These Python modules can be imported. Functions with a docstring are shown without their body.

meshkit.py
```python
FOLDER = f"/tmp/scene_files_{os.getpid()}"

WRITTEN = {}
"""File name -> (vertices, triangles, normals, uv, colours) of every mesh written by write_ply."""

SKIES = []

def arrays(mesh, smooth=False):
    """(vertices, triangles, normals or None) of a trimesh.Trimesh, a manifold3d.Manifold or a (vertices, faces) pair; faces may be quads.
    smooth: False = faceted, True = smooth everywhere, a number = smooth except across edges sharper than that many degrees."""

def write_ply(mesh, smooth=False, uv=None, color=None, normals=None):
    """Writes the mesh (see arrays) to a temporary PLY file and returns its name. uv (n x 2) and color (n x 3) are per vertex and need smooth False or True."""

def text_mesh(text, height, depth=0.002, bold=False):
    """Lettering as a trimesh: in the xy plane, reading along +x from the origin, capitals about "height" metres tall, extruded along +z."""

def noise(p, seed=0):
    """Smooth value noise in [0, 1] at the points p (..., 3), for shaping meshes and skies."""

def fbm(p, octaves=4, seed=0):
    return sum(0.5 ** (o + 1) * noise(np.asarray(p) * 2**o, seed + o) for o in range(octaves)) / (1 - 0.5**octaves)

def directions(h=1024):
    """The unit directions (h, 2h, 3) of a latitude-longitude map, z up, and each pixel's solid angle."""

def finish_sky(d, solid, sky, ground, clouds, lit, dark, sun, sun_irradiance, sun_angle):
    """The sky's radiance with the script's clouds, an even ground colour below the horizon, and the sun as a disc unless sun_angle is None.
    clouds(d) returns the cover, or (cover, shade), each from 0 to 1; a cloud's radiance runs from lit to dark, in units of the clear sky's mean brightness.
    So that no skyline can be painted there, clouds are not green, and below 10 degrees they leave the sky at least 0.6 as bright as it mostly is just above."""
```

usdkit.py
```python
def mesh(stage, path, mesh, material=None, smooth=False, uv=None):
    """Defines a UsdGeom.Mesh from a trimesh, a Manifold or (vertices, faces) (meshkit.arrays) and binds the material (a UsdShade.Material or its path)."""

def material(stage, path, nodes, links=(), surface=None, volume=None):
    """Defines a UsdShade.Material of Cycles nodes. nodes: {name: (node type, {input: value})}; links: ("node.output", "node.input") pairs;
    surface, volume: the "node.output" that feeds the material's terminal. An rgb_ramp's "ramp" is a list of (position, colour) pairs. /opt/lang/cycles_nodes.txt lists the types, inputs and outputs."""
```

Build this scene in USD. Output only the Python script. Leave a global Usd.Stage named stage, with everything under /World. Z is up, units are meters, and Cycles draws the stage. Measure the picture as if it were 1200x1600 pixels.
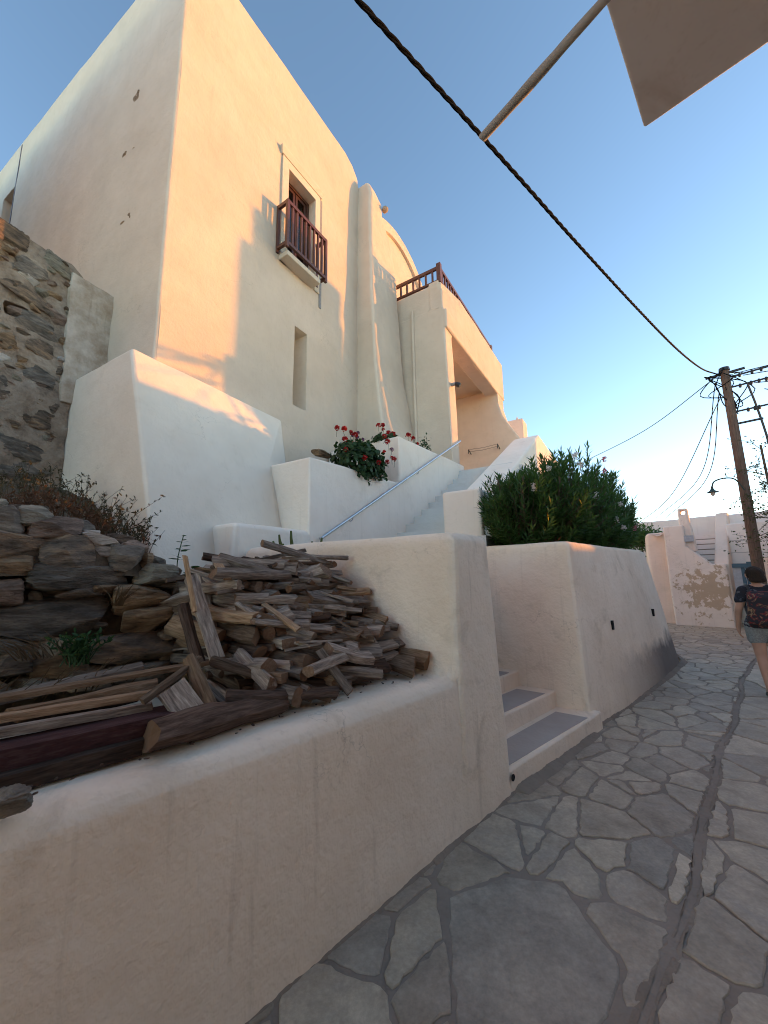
import math, random
import numpy as np, trimesh, manifold3d as m3, shapely, usdkit, meshkit
from shapely.geometry import Polygon, box as sbox, LineString
from scipy.spatial import Voronoi
from pxr import Usd, UsdGeom, UsdLux, UsdShade, Gf, Sdf, Vt

stage = Usd.Stage.CreateInMemory()
UsdGeom.SetStageUpAxis(stage, UsdGeom.Tokens.z)
UsdGeom.SetStageMetersPerUnit(stage, 1.0)
UsdGeom.Xform.Define(stage, '/World')
UsdGeom.Scope.Define(stage, '/World/Looks')

# ---------------------------------------------------------------- camera
PITCH, ROLL, EYE = math.radians(9.3), math.radians(-1.0), np.array([0, 0, 1.65])
_f = np.array([0, math.cos(PITCH), math.sin(PITCH)]); _r = np.array([1.0, 0, 0]); _u = np.cross(_r, _f)
_R = math.cos(ROLL) * _r + math.sin(ROLL) * _u; _U = -math.sin(ROLL) * _r + math.cos(ROLL) * _u
cam = UsdGeom.Camera.Define(stage, '/World/Camera')
cam.AddTransformOp().Set(Gf.Matrix4d(*_R, 0, *_U, 0, *(-_f), 0, *EYE, 1))
cam.CreateHorizontalApertureAttr(36.0); cam.CreateVerticalApertureAttr(48.0)
cam.CreateFocalLengthAttr(36.0 * 601 / 1200)
cam.CreateClippingRangeAttr(Gf.Vec2f(0.05, 5000))
cam.CreateExposureAttr(1.7)

# ---------------------------------------------------------------- sky and sun
SUN_AZ, SUN_EL = math.radians(74.0), math.radians(7.0)
SKY_STRENGTH, SUN_INT = 0.15, 0.5
dome = UsdLux.DomeLight.Define(stage, '/World/sky')
dome.GetPrim().SetCustomDataByKey('kind', 'structure')
skymat = usdkit.material(stage, '/World/Looks/sky', {
    'sky': ('sky_texture', {'sky_type': 'single_scattering', 'sun_disc': False, 'sun_elevation': SUN_EL, 'sun_rotation': SUN_AZ,
                            'altitude': 50.0, 'air_density': 0.9, 'aerosol_density': 0.15, 'ozone_density': 1.5}),
    'bg': ('background_shader', {'strength': SKY_STRENGTH})}, [('sky.color', 'bg.color')], surface='bg.background')
UsdShade.MaterialBindingAPI.Apply(dome.GetPrim()).Bind(skymat)
sun = UsdLux.DistantLight.Define(stage, '/World/sun')
sun.CreateNormalizeAttr(True); sun.CreateIntensityAttr(SUN_INT); sun.CreateAngleAttr(0.5)
sun.CreateColorAttr(Gf.Vec3f(0.92, 0.31, 0.0))
sd = np.array([math.sin(SUN_AZ) * math.cos(SUN_EL), math.cos(SUN_AZ) * math.cos(SUN_EL), math.sin(SUN_EL)])
zx = np.cross([0, 0, 1.0], sd); zx /= np.linalg.norm(zx); zy = np.cross(sd, zx)
sun.AddTransformOp().Set(Gf.Matrix4d(*zx, 0, *zy, 0, *sd, 0, 0, 0, 30, 1))

# ---------------------------------------------------------------- frames
S_ = np.array([math.sqrt(.5), math.sqrt(.5), 0]); P_ = np.array([-math.sqrt(.5), math.sqrt(.5), 0])   # along the lane, away from the lane
_a = math.radians(32.5)
E1 = np.array([math.sin(_a), math.cos(_a), 0]); E2 = np.array([-E1[1], E1[0], 0])                      # along the house front, into the house
ZZ = np.array([0, 0, 1.0])
def A(a, b, z=0.0): return a * S_ + b * P_ + z * ZZ
def E(a, b, z=0.0): return a * E1 + b * E2 + z * ZZ
def AE(a, b): w = A(a, b); return float(w @ E1), float(w @ E2)
def EA(a, b): w = E(a, b); return float(w @ S_), float(w @ P_)

# ---------------------------------------------------------------- prim helpers
COUNT = {}
def numbered(parent, name):
    k = (parent, name); n = COUNT.get(k, 0); COUNT[k] = n + 1
    return name if n == 0 else f'{name}_{n:03d}'
def ppath(parent): return '/World' if parent is None else str(parent.GetPath())
def tag(o, label=None, cat=None, group=None, kind=None):
    for k, v in (('label', label), ('category', cat), ('group', group), ('kind', kind)):
        if v: o.SetCustomDataByKey(k, v)
    return o
def thing(name, label=None, cat=None, group=None, kind=None, parent=None, M=None):
    x = UsdGeom.Xform.Define(stage, ppath(parent) + '/' + numbered(ppath(parent), name))
    if M is not None: x.AddTransformOp().Set(Gf.Matrix4d(*np.asarray(M, float).T.ravel()))
    return tag(x.GetPrim(), label, cat, group, kind)
def obj(name, mesh, mat, parent=None, smooth=False, label=None, cat=None, group=None, kind=None, M=None):
    p = usdkit.mesh(stage, ppath(parent) + '/' + numbered(ppath(parent), name), mesh, mat, smooth)
    if M is not None: p.AddTransformOp().Set(Gf.Matrix4d(*np.asarray(M, float).T.ravel()))
    return tag(p.GetPrim(), label, cat, group, kind)

# ---------------------------------------------------------------- materials
def mat(name, nodes, links, surface='p.BSDF'): return usdkit.material(stage, '/World/Looks/' + name, nodes, links, surface=surface)
def plaster(name, c1, c2, stain=(.42, .33, .22), stain_amt=.35, bump=.35, extra=None, grime=None, peel=None, ns=1.1):
    n = {'g': ('geometry', {}),
         'n1': ('noise_texture', {'scale': ns, 'detail': 7.0, 'roughness': .65}),
         'r1': ('rgb_ramp', {'ramp': [(.3, c1), (.7, c2)]}),
         'n2': ('noise_texture', {'scale': 2.6, 'detail': 9.0, 'roughness': .68, 'distortion': .6}),
         'r2': ('map_range', {'from_min': .56, 'from_max': .78, 'to_min': 0.0, 'to_max': stain_amt, 'clamp': True}),
         'mp': ('mapping', {'scale': (17.0, 17.0, .7)}),
         'n3': ('noise_texture', {'scale': 1.0, 'detail': 5.0, 'roughness': .6}),
         'r3': ('map_range', {'from_min': .58, 'from_max': .8, 'to_min': 0.0, 'to_max': stain_amt * .55, 'clamp': True}),
         'm1': ('mix_color', {'b': stain}), 'm2': ('mix_color', {'b': tuple(x * .8 for x in stain)}),
         'b1': ('noise_texture', {'scale': 38.0, 'detail': 5.0, 'roughness': .6}),
         'b2': ('noise_texture', {'scale': 5.0, 'detail': 4.0, 'roughness': .55}),
         'bu1': ('bump', {'strength': bump, 'distance': .012}), 'bu2': ('bump', {'strength': bump * .8, 'distance': .05}),
         'p': ('principled_bsdf', {'roughness': .93, 'specular_ior_level': .15})}
    l = [('g.position', 'n1.vector'), ('n1.fac', 'r1.fac'), ('g.position', 'n2.vector'), ('n2.fac', 'r2.value'), ('g.position', 'mp.vector'), ('mp.vector', 'n3.vector'),
         ('n3.fac', 'r3.value'), ('r1.color', 'm1.a'), ('r2.result', 'm1.fac'), ('m1.result', 'm2.a'), ('r3.result', 'm2.fac'),
         ('g.position', 'b1.vector'), ('g.position', 'b2.vector'), ('b2.fac', 'bu2.height'), ('b1.fac', 'bu1.height'), ('bu2.normal', 'bu1.normal'), ('bu1.normal', 'p.normal')]
    n.update({'wn': ('noise_texture', {'scale': 2.0, 'detail': 5.0, 'roughness': .6}), 'wv': ('vector_math', {'math_type': 'multiply_add', 'vector2': (.9, .9, .9)}), 'cv': ('voronoi_texture', {'feature': 'distance_to_edge', 'scale': .9}),
              'cr': ('map_range', {'from_min': 0.0, 'from_max': .0045, 'to_min': .32, 'to_max': 0.0, 'clamp': True}), 'cn': ('noise_texture', {'scale': .8, 'detail': 2.0}), 'ck': ('map_range', {'from_min': .52, 'from_max': .62, 'to_min': 0.0, 'to_max': 1.0, 'clamp': True}),
              'cm': ('math', {'math_type': 'multiply'}), 'mc': ('mix_color', {'b': tuple(x * .55 for x in stain)})})
    l += [('g.position', 'wn.vector'), ('wn.color', 'wv.vector1'), ('g.position', 'wv.vector3'), ('wv.vector', 'cv.vector'), ('cv.distance', 'cr.value'), ('g.position', 'cn.vector'), ('cn.fac', 'ck.value'),
          ('cr.result', 'cm.value1'), ('ck.result', 'cm.value2'), ('cm.value', 'mc.fac'), ('m2.result', 'mc.a')]
    last = 'mc.result'
    if grime:                                  # a dark dirty band along the foot of the wall, starting past a given place of the lane
        a0, a1, top, col = grime
        n.update({'dt': ('vector_math', {'math_type': 'dot_product', 'vector2': tuple(S_)}), 'sx': ('separate_xyz', {}),
                  'gn': ('noise_texture', {'scale': 4.0, 'detail': 6.0}), 'ma': ('math', {'math_type': 'multiply_add', 'value2': -.5}),
                  'za': ('map_range', {'from_min': top - .25, 'from_max': top - .02, 'to_min': 1.0, 'to_max': 0.0, 'clamp': True}),
                  'aa': ('map_range', {'from_min': a0, 'from_max': a1, 'to_min': 0.0, 'to_max': .85, 'clamp': True}),
                  'mu': ('math', {'math_type': 'multiply'}), 'm3': ('mix_color', {'b': col})})
        l += [('g.position', 'dt.vector1'), ('g.position', 'sx.vector'), ('g.position', 'gn.vector'), ('gn.fac', 'ma.value1'), ('sx.z', 'ma.value3'), ('ma.value', 'za.value'),
              ('dt.value', 'aa.value'), ('za.result', 'mu.value1'), ('aa.result', 'mu.value2'), ('mu.value', 'm3.fac'), (last, 'm3.a')]
        last = 'm3.result'
    if peel:                                   # flaked paint showing the sandy render under it, a patch round a point
        c, rad, col = peel
        n.update({'ds': ('vector_math', {'math_type': 'distance', 'vector2': tuple(c)}), 'pn': ('noise_texture', {'scale': 5.0, 'detail': 10.0, 'roughness': .72}),
                  'pa': ('map_range', {'from_min': 0.0, 'from_max': rad, 'to_min': .23, 'to_max': -.18, 'clamp': False}), 'pad': ('math', {'math_type': 'add'}),
                  'pr': ('map_range', {'from_min': .55, 'from_max': .58, 'to_min': 0.0, 'to_max': .9, 'clamp': True}), 'm4': ('mix_color', {'b': col})})
        l += [('g.position', 'ds.vector1'), ('ds.value', 'pa.value'), ('g.position', 'pn.vector'), ('pn.fac', 'pad.value1'), ('pa.result', 'pad.value2'), ('pad.value', 'pr.value'),
              ('pr.result', 'm4.fac'), (last, 'm4.a')]
        last = 'm4.result'
    l.append((last, 'p.base_color'))
    return mat(name, n, l)
def grainy(name, c1, c2, c3=None, scale=9.0, bump=.5, rough=.85, stretch=None, dist=.02, vary=.25, spec=.25, dirt=None, ends=None):
    """stone, wood, soil: object-space noise, each object its own tone"""
    n = {'tc': ('texture_coordinate', {}), 'oi': ('object_info', {}), 'w': ('math', {'math_type': 'multiply', 'value2': 47.0}),
         'mp': ('mapping', {'scale': stretch or (1.0, 1.0, 1.0)}),
         'n1': ('noise_texture', {'dimensions': '4D', 'scale': scale, 'detail': 8.0, 'roughness': .66, 'distortion': .3}),
         'r': ('rgb_ramp', {'ramp': [(.32, c1), (.5, c2), (.69, c3 or c2)]}),
         'n2': ('noise_texture', {'dimensions': '4D', 'scale': scale * 4.5, 'detail': 6.0, 'roughness': .65}),
         'hv': ('map_range', {'from_min': 0.0, 'from_max': 1.0, 'to_min': 1 - vary, 'to_max': 1 + vary}), 'h': ('hsv', {}),
         'ad': ('math', {'math_type': 'add'}), 'bu': ('bump', {'strength': bump, 'distance': dist}),
         'p': ('principled_bsdf', {'roughness': rough, 'specular_ior_level': spec})}
    l = [('tc.object', 'mp.vector'), ('mp.vector', 'n1.vector'), ('mp.vector', 'n2.vector'), ('oi.random', 'w.value1'), ('w.value', 'n1.w'), ('w.value', 'n2.w'), ('n1.fac', 'r.fac'),
         ('oi.random', 'hv.value'), ('r.color', 'h.color'), ('hv.result', 'h.value'), ('h.color', 'p.base_color'), ('n1.fac', 'ad.value1'), ('n2.fac', 'ad.value2'), ('ad.value', 'bu.height'), ('bu.normal', 'p.normal')]
    if dirt:                                   # dried mortar and dust smeared over stones, by place
        n.update({'g': ('geometry', {}), 'dn': ('noise_texture', {'scale': 3.2, 'detail': 10.0, 'roughness': .72, 'distortion': .8}), 'dr': ('map_range', {'from_min': .50, 'from_max': .66, 'to_min': 0.0, 'to_max': .72, 'clamp': True}),
                  'dm': ('mix_color', {'b': dirt}), 'fn': ('noise_texture', {'scale': 42.0, 'detail': 6.0, 'roughness': .7}), 'fr': ('map_range', {'from_min': .3, 'from_max': .7, 'to_min': .82, 'to_max': 1.14}), 'fh': ('hsv', {})})
        l = [q for q in l if q[1] != 'p.base_color'] + [('g.position', 'dn.vector'), ('dn.fac', 'dr.value'), ('dr.result', 'dm.fac'), ('h.color', 'dm.a'), ('g.position', 'fn.vector'), ('fn.fac', 'fr.value'),
             ('fr.result', 'fh.value'), ('dm.result', 'fh.color'), ('fh.color', 'p.base_color')]
    if ends:                                   # sawn or broken ends show fresher wood
        n.update({'g': ('geometry', {}), 'vt': ('vector_transform', {'transform_type': 'normal', 'convert_from': 'world', 'convert_to': 'object'}), 'sx': ('separate_xyz', {}), 'ab': ('math', {'math_type': 'absolute'}),
                  'er': ('map_range', {'from_min': .6, 'from_max': .8, 'to_min': 0.0, 'to_max': .75, 'clamp': True}), 'em': ('mix_color', {'b': ends})})
        l = [q for q in l if q[1] != 'p.base_color'] + [('g.normal', 'vt.vector'), ('vt.vector', 'sx.vector'), ('sx.x', 'ab.value1'), ('ab.value', 'er.value'), ('er.result', 'em.fac'), ('h.color', 'em.a'), ('em.result', 'p.base_color')]
    return mat(name, n, l)
def plain(name, c, rough=.5, metal=0.0, spec=.4, vary=0.12, scale=20.0):
    n = {'g': ('geometry', {}), 'n': ('noise_texture', {'scale': scale, 'detail': 4.0}), 'r': ('rgb_ramp', {'ramp': [(.3, tuple(x * (1 - vary) for x in c)), (.7, tuple(min(1, x * (1 + vary)) for x in c))]}),
         'p': ('principled_bsdf', {'roughness': rough, 'metallic': metal, 'specular_ior_level': spec})}
    return mat(name, n, [('g.position', 'n.vector'), ('n.fac', 'r.fac'), ('r.color', 'p.base_color')])
def leafy(name, c1, c2, trans=.3, rough=.5, c3=None):
    n = {'g': ('geometry', {}), 'r': ('rgb_ramp', {'ramp': [(0, c1), (.7, c2), (1, c3 or c2)]}), 'p': ('principled_bsdf', {'roughness': rough, 'specular_ior_level': .35}),
         't': ('translucent_bsdf', {}), 'm': ('mix_closure', {'fac': trans})}
    return mat(name, n, [('g.random_per_island', 'r.fac'), ('r.color', 'p.base_color'), ('r.color', 't.color'), ('p.BSDF', 'm.closure1'), ('t.BSDF', 'm.closure2')], 'm.closure')

M_house = plaster('house_plaster', (.61, .495, .385), (.70, .58, .46), stain_amt=.20, bump=.45)
M_white = plaster('white_plaster', (.84, .73, .61), (.90, .81, .70), stain_amt=.26, bump=.42)
M_butt = plaster('buttress_plaster', (.76, .65, .53), (.84, .74, .62), stain_amt=.2, bump=.3)
M_lane = plaster('lane_plaster', (.71, .575, .445), (.85, .72, .585), stain=(.36, .27, .19), stain_amt=.55, bump=.60)
M_planter = plaster('planter_plaster', (.75, .62, .485), (.86, .75, .615), stain=(.36, .28, .18), stain_amt=.48, bump=.6, grime=(5.2, 7.6, .40, (.10, .095, .10)))
M_step = plaster('step_paint', (.34, .295, .265), (.43, .38, .345), stain_amt=.2, bump=.25)
M_upstep = plaster('upper_step_plaster', (.58, .57, .55), (.66, .65, .62), stain_amt=.3, bump=.35)
M_far = plaster('far_plaster', (.74, .60, .51), (.82, .68, .59), stain=(.42, .31, .22), stain_amt=.45, peel=(A(14.75, 1.45, 1.05), 1.45, (.46, .32, .21)))
M_farw = plaster('far_white_plaster', (.76, .66, .60), (.82, .73, .67), stain_amt=.3)
M_farp = plaster('far_peach_plaster', (.76, .58, .46), (.82, .64, .52), stain_amt=.3)
M_right = plaster('opposite_plaster', (.67, .58, .51), (.75, .66, .59), stain=(.40, .26, .15), stain_amt=.45)
M_soil = grainy('soil', (.06, .045, .03), (.12, .09, .06), (.17, .13, .09), scale=14, bump=.8)
M_ground = grainy('earth', (.16, .13, .10), (.24, .20, .15), scale=.6, vary=0)
M_joint = plaster('joint_mortar', (.225, .18, .145), (.31, .255, .21), stain=(.14, .105, .08), stain_amt=.6, bump=.8)
M_gutter = plaster('gutter_mortar', (.20, .155, .12), (.30, .24, .19), stain=(.10, .085, .07), stain_amt=.8, bump=1.0)
M_flag = [grainy(f'flagstone_{k}', *[(q[0] * 1.12, q[1] * 1.04, q[2] * .92) for q in c], scale=5.5, bump=.6, rough=.58, dist=.015, vary=.16, spec=.3, dirt=(.34, .285, .235)) for k, c in (
    ('grey', ((.24, .205, .172), (.34, .293, .248), (.44, .38, .32))), ('blue', ((.175, .158, .143), (.25, .228, .208), (.34, .308, .275))),
    ('warm', ((.235, .20, .17), (.325, .28, .24), (.41, .36, .31))), ('pale', ((.28, .24, .20), (.38, .33, .275), (.47, .41, .345))))]
STONE = [grainy(f'stone_{k}', *[(q[0] * 1.28, q[1] * 1.24, q[2] * 1.18) for q in c], scale=6, bump=1.0, dist=.04, vary=.2, stretch=(1, 1, 3.6)) for k, c in (
    ('grey', ((.06, .052, .044), (.175, .152, .13), (.34, .295, .245))), ('lichen', ((.09, .085, .068), (.23, .21, .17), (.39, .355, .28))),
    ('rose', ((.08, .055, .042), (.24, .175, .14), (.40, .30, .24))), ('brown', ((.05, .04, .03), (.18, .14, .11), (.40, .28, .18))),
    ('ochre', ((.08, .05, .03), (.26, .18, .115), (.44, .33, .22))), ('white', ((.38, .35, .32), (.48, .45, .42), (.56, .53, .50))))]
M_mortar = grainy('rubble_mortar', (.20, .15, .11), (.38, .295, .22), (.50, .41, .32), scale=6, bump=1.0, dist=.04, vary=0)
M_patch = plaster('worn_render', (.36, .26, .175), (.74, .66, .56), stain=(.30, .20, .12), stain_amt=.9, bump=.9, ns=3.2)
WOOD = [grainy(f'wood_{k}', *[tuple(x * 1.22 for x in q) for q in c], scale=5, bump=1.0, dist=.012, vary=.42, stretch=(1.6, 14, 14), rough=.88, spec=.15, ends=(.24, .13, .07)) for k, c in (
    ('grey', ((.09, .067, .053), (.25, .19, .15), (.44, .36, .29))), ('brown', ((.065, .040, .026), (.155, .10, .066), (.27, .185, .125))),
    ('tan', ((.14, .08, .045), (.29, .18, .107), (.42, .29, .19))), ('dark', ((.035, .022, .016), (.085, .054, .04), (.15, .10, .075))))]
M_wend = grainy('wood_end', (.10, .05, .028), (.19, .105, .06), (.25, .15, .09), scale=30, bump=.8, vary=.35)
M_red = grainy('flaked_red_paint', (.035, .014, .014), (.060, .022, .022), (.10, .055, .05), scale=9, bump=.6, stretch=(1, 5, 5), vary=.1)
M_brownpaint = plain('brown_paint', (.105, .038, .022), .42)
M_frame = plain('dark_brown_frame', (.060, .022, .014), .4)
M_stonew = plaster('stone_surround', (.60, .52, .41), (.70, .62, .50), stain=(.45, .33, .2), stain_amt=.4)
M_metal = plain('brushed_steel', (.55, .56, .58), .3, 1.0)
M_dark = plain('dark_plastic', (.02, .02, .022), .5)
M_cable = plain('cable_rubber', (.010, .010, .010), .9, spec=.08)
M_wire = plain('thin_wire', (.05, .045, .04), .6)
M_conduit = plain('grey_conduit', (.27, .26, .26), .7)
M_pole = grainy('pole_wood', (.09, .055, .04), (.155, .10, .075), (.22, .15, .11), scale=5, bump=.8, stretch=(10, 10, 1), vary=0)
M_barepole = grainy('bare_pole_wood', (.22, .17, .13), (.30, .25, .20), (.36, .30, .26), scale=3, bump=.12, stretch=(.8, 6, 6), vary=0)
M_green = plain('lamp_enamel', (.03, .045, .035), .4)
M_blue = plain('blue_gate_paint', (.045, .095, .135), .5)
M_grey = plain('grey_panel', (.36, .37, .40), .7)
M_hole = plain('dark_hole', (.012, .011, .01), 1.0)
M_glass = mat('window_glass', {'f': ('fresnel', {'IOR': 1.5}), 't': ('transparent_bsdf', {'color': (.75, .78, .78)}), 'g': ('glossy_bsdf', {'roughness': .03}), 'm': ('mix_closure', {})},
              [('f.fac', 'm.fac'), ('t.BSDF', 'm.closure1'), ('g.BSDF', 'm.closure2')], 'm.closure')
M_oleander = leafy('oleander_leaf', (.055, .115, .026), (.13, .225, .042), .45, .5, (.23, .29, .06))
M_dead = leafy('dead_leaf', (.10, .05, .025), (.17, .09, .04), .25, .8)
M_stem = plain('stem', (.09, .065, .04), .8)
M_geran = leafy('geranium_leaf', (.026, .06, .016), (.065, .125, .032), .3, .6, (.13, .16, .04))
M_redf = leafy('red_petal', (.42, .012, .010), (.62, .03, .02), .3, .6)
M_purf = leafy('faded_petal', (.16, .06, .12), (.24, .10, .17), .3, .6)
M_pinkf = leafy('pink_petal', (.60, .20, .24), (.72, .34, .36), .3, .6)
M_whitef = leafy('white_petal', (.70, .66, .60), (.80, .78, .74), .3, .6)
M_straw = leafy('dry_grass', (.17, .11, .06), (.30, .21, .12), .3, .8)
M_weed = leafy('weed', (.07, .06, .03), (.14, .115, .06), .25, .8, (.17, .11, .06))
M_bright = leafy('fresh_leaf', (.04, .09, .025), (.075, .15, .04), .3, .5)
M_aloe = leafy('aloe_leaf', (.10, .13, .035), (.20, .20, .06), .2, .5)
M_vine = leafy('vine_leaf', (.06, .07, .02), (.15, .13, .045), .4, .6, (.28, .16, .07))
M_skin = plain('skin', (.42, .24, .17), .5, scale=8)
M_hair = plain('hair', (.022, .014, .010), .95, vary=.5, scale=90)
M_short = plain('grey_denim', (.20, .215, .22), .9, vary=.25, scale=60)
M_shoe = plain('dark_shoe', (.025, .022, .022), .6)
M_cloth = mat('dark_floral_cloth', {'g': ('geometry', {}), 'v': ('voronoi_texture', {'scale': 34.0}), 'sc': ('separate_color', {}),
        'r': ('rgb_ramp', {'ramp': [(0, (.010, .011, .018)), (.70, (.012, .014, .024)), (.72, (.06, .07, .10)), (.86, (.10, .09, .10)), (.88, (.012, .014, .03)), (1, (.03, .03, .06))], 'interpolate': True}),
        'p': ('principled_bsdf', {'roughness': .9})}, [('g.position', 'v.vector'), ('v.color', 'sc.color'), ('sc.r', 'r.fac'), ('r.color', 'p.base_color')])
M_bag = mat('patterned_bag', {'g': ('geometry', {}), 'v': ('noise_texture', {'scale': 11.0, 'detail': 1.0, 'distortion': 1.5}),
        'r': ('rgb_ramp', {'ramp': [(0, (.012, .012, .018)), (.51, (.014, .014, .02)), (.54, (.13, .012, .015)), (.58, (.14, .02, .02)), (.60, (.02, .015, .02)), (.64, (.28, .18, .10)), (.68, (.03, .02, .02)), (1, (.02, .02, .03))], 'interpolate': True}),
        'p': ('principled_bsdf', {'roughness': .85})}, [('g.position', 'v.vector'), ('v.fac', 'r.fac'), ('r.color', 'p.base_color')])

# ---------------------------------------------------------------- mesh helpers
_ico = trimesh.creation.icosphere(subdivisions=2).vertices
def inset(poly, r):
    p = np.asarray(poly, float); n = len(p)
    if 0.5 * np.sum(p[:, 0] * np.roll(p[:, 1], -1) - p[:, 1] * np.roll(p[:, 0], -1)) < 0: p = p[::-1]
    out = []
    for i in range(n):
        d0 = p[i] - p[i - 1]; d1 = p[(i + 1) % n] - p[i]
        n0 = np.array([-d0[1], d0[0]]) / np.linalg.norm(d0); n1 = np.array([-d1[1], d1[0]]) / np.linalg.norm(d1)
        k = n0 + n1; k = k / max(k @ k, .3) * 2
        out.append(p[i] + k * r)
    return np.array(out)
def block(fr, bot, zb, top, zt, r=.06):
    """rounded convex block between a bottom and a top polygon of the frame fr (same winding); zb, zt numbers or functions of x, y"""
    pts = []
    for poly, z, s in ((bot, zb, 1), (top if top is not None else bot, zt, -1)):
        for x, y in inset(poly, r):
            zz = (z(x, y) if callable(z) else z) + s * r
            pts.append(fr(x, y, zz) + _ico * r)
    return m3.Manifold.hull_points(np.vstack(pts))
def hard(fr, poly, z0, z1):
    pts = [fr(x, y, z) for x, y in poly for z in (z0, z1)]
    return m3.Manifold.hull_points(np.array(pts))
def rect(x0, x1, y0, y1): return [(x0, y0), (x1, y0), (x1, y1), (x0, y1)]
def union(*ms):
    o = ms[0]
    for x in ms[1:]: o = o + x
    return o
def tm(man):
    q = man.to_mesh(); t = trimesh.Trimesh(q.vert_properties[:, :3], q.tri_verts, process=False); t.merge_vertices(); return t
def hand(man, L=.09, it=4, amp=.008, seed=1, freq=2.2):
    """hand-plastered: refined, creases softened, surface slightly uneven"""
    t = tm(man.refine_to_length(L))
    if it: trimesh.smoothing.filter_taubin(t, lamb=.5, nu=.52, iterations=it)
    v = np.array(t.vertices); n = np.array(t.vertex_normals)
    d = (meshkit.fbm(v * freq, 4, seed) - .5) * 2 * amp + (meshkit.fbm(v * freq * .35, 2, seed + 9) - .5) * 2.4 * amp
    t.vertices = v + n * d[:, None]
    return t
def cat(ms): return trimesh.util.concatenate([x for x in ms if x is not None])
def boxm(fr, x0, x1, y0, y1, z0, z1): return tm(hard(fr, rect(x0, x1, y0, y1), z0, z1))
def tube(pts, rad, sides=8, cap=True):
    p = np.asarray(pts, float); n = len(p); rad = np.broadcast_to(rad, (n,))
    t = np.gradient(p, axis=0); t /= np.linalg.norm(t, axis=1, keepdims=True)
    up = np.array([0, 0, 1.0]) if abs(t[0, 2]) < .9 else np.array([1.0, 0, 0])
    V, F = [], []
    for i in range(n):
        a = np.cross(t[i], up); a /= np.linalg.norm(a); b = np.cross(t[i], a)
        for k in range(sides):
            an = 2 * math.pi * k / sides; V.append(p[i] + rad[i] * (math.cos(an) * a + math.sin(an) * b))
    for i in range(n - 1):
        for k in range(sides):
            q0, q1 = i * sides + k, i * sides + (k + 1) % sides
            F += [[q0, q1, q1 + sides], [q0, q1 + sides, q0 + sides]]
    if cap:
        V += [p[0], p[-1]]; c0, c1 = len(V) - 2, len(V) - 1
        for k in range(sides):
            F += [[c0, (k + 1) % sides, k], [c1, (n - 1) * sides + k, (n - 1) * sides + (k + 1) % sides]]
    t = trimesh.Trimesh(np.array(V), np.array(F), process=False)
    t.fix_normals() if False else None
    return t
def curve(pts, n=24):
    """Catmull-Rom through the points"""
    p = np.asarray(pts, float); p = np.vstack([2 * p[0] - p[1], p, 2 * p[-1] - p[-2]]); out = []
    m = len(p) - 3
    for i in range(m):
        for t in np.linspace(0, 1, max(2, n // m), endpoint=(i == m - 1)):
            a, b, c, d = p[i:i + 4]
            out.append(.5 * ((2 * b) + (-a + c) * t + (2 * a - 5 * b + 4 * c - d) * t * t + (-a + 3 * b - 3 * c + d) * t ** 3))
    return np.array(out)
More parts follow.
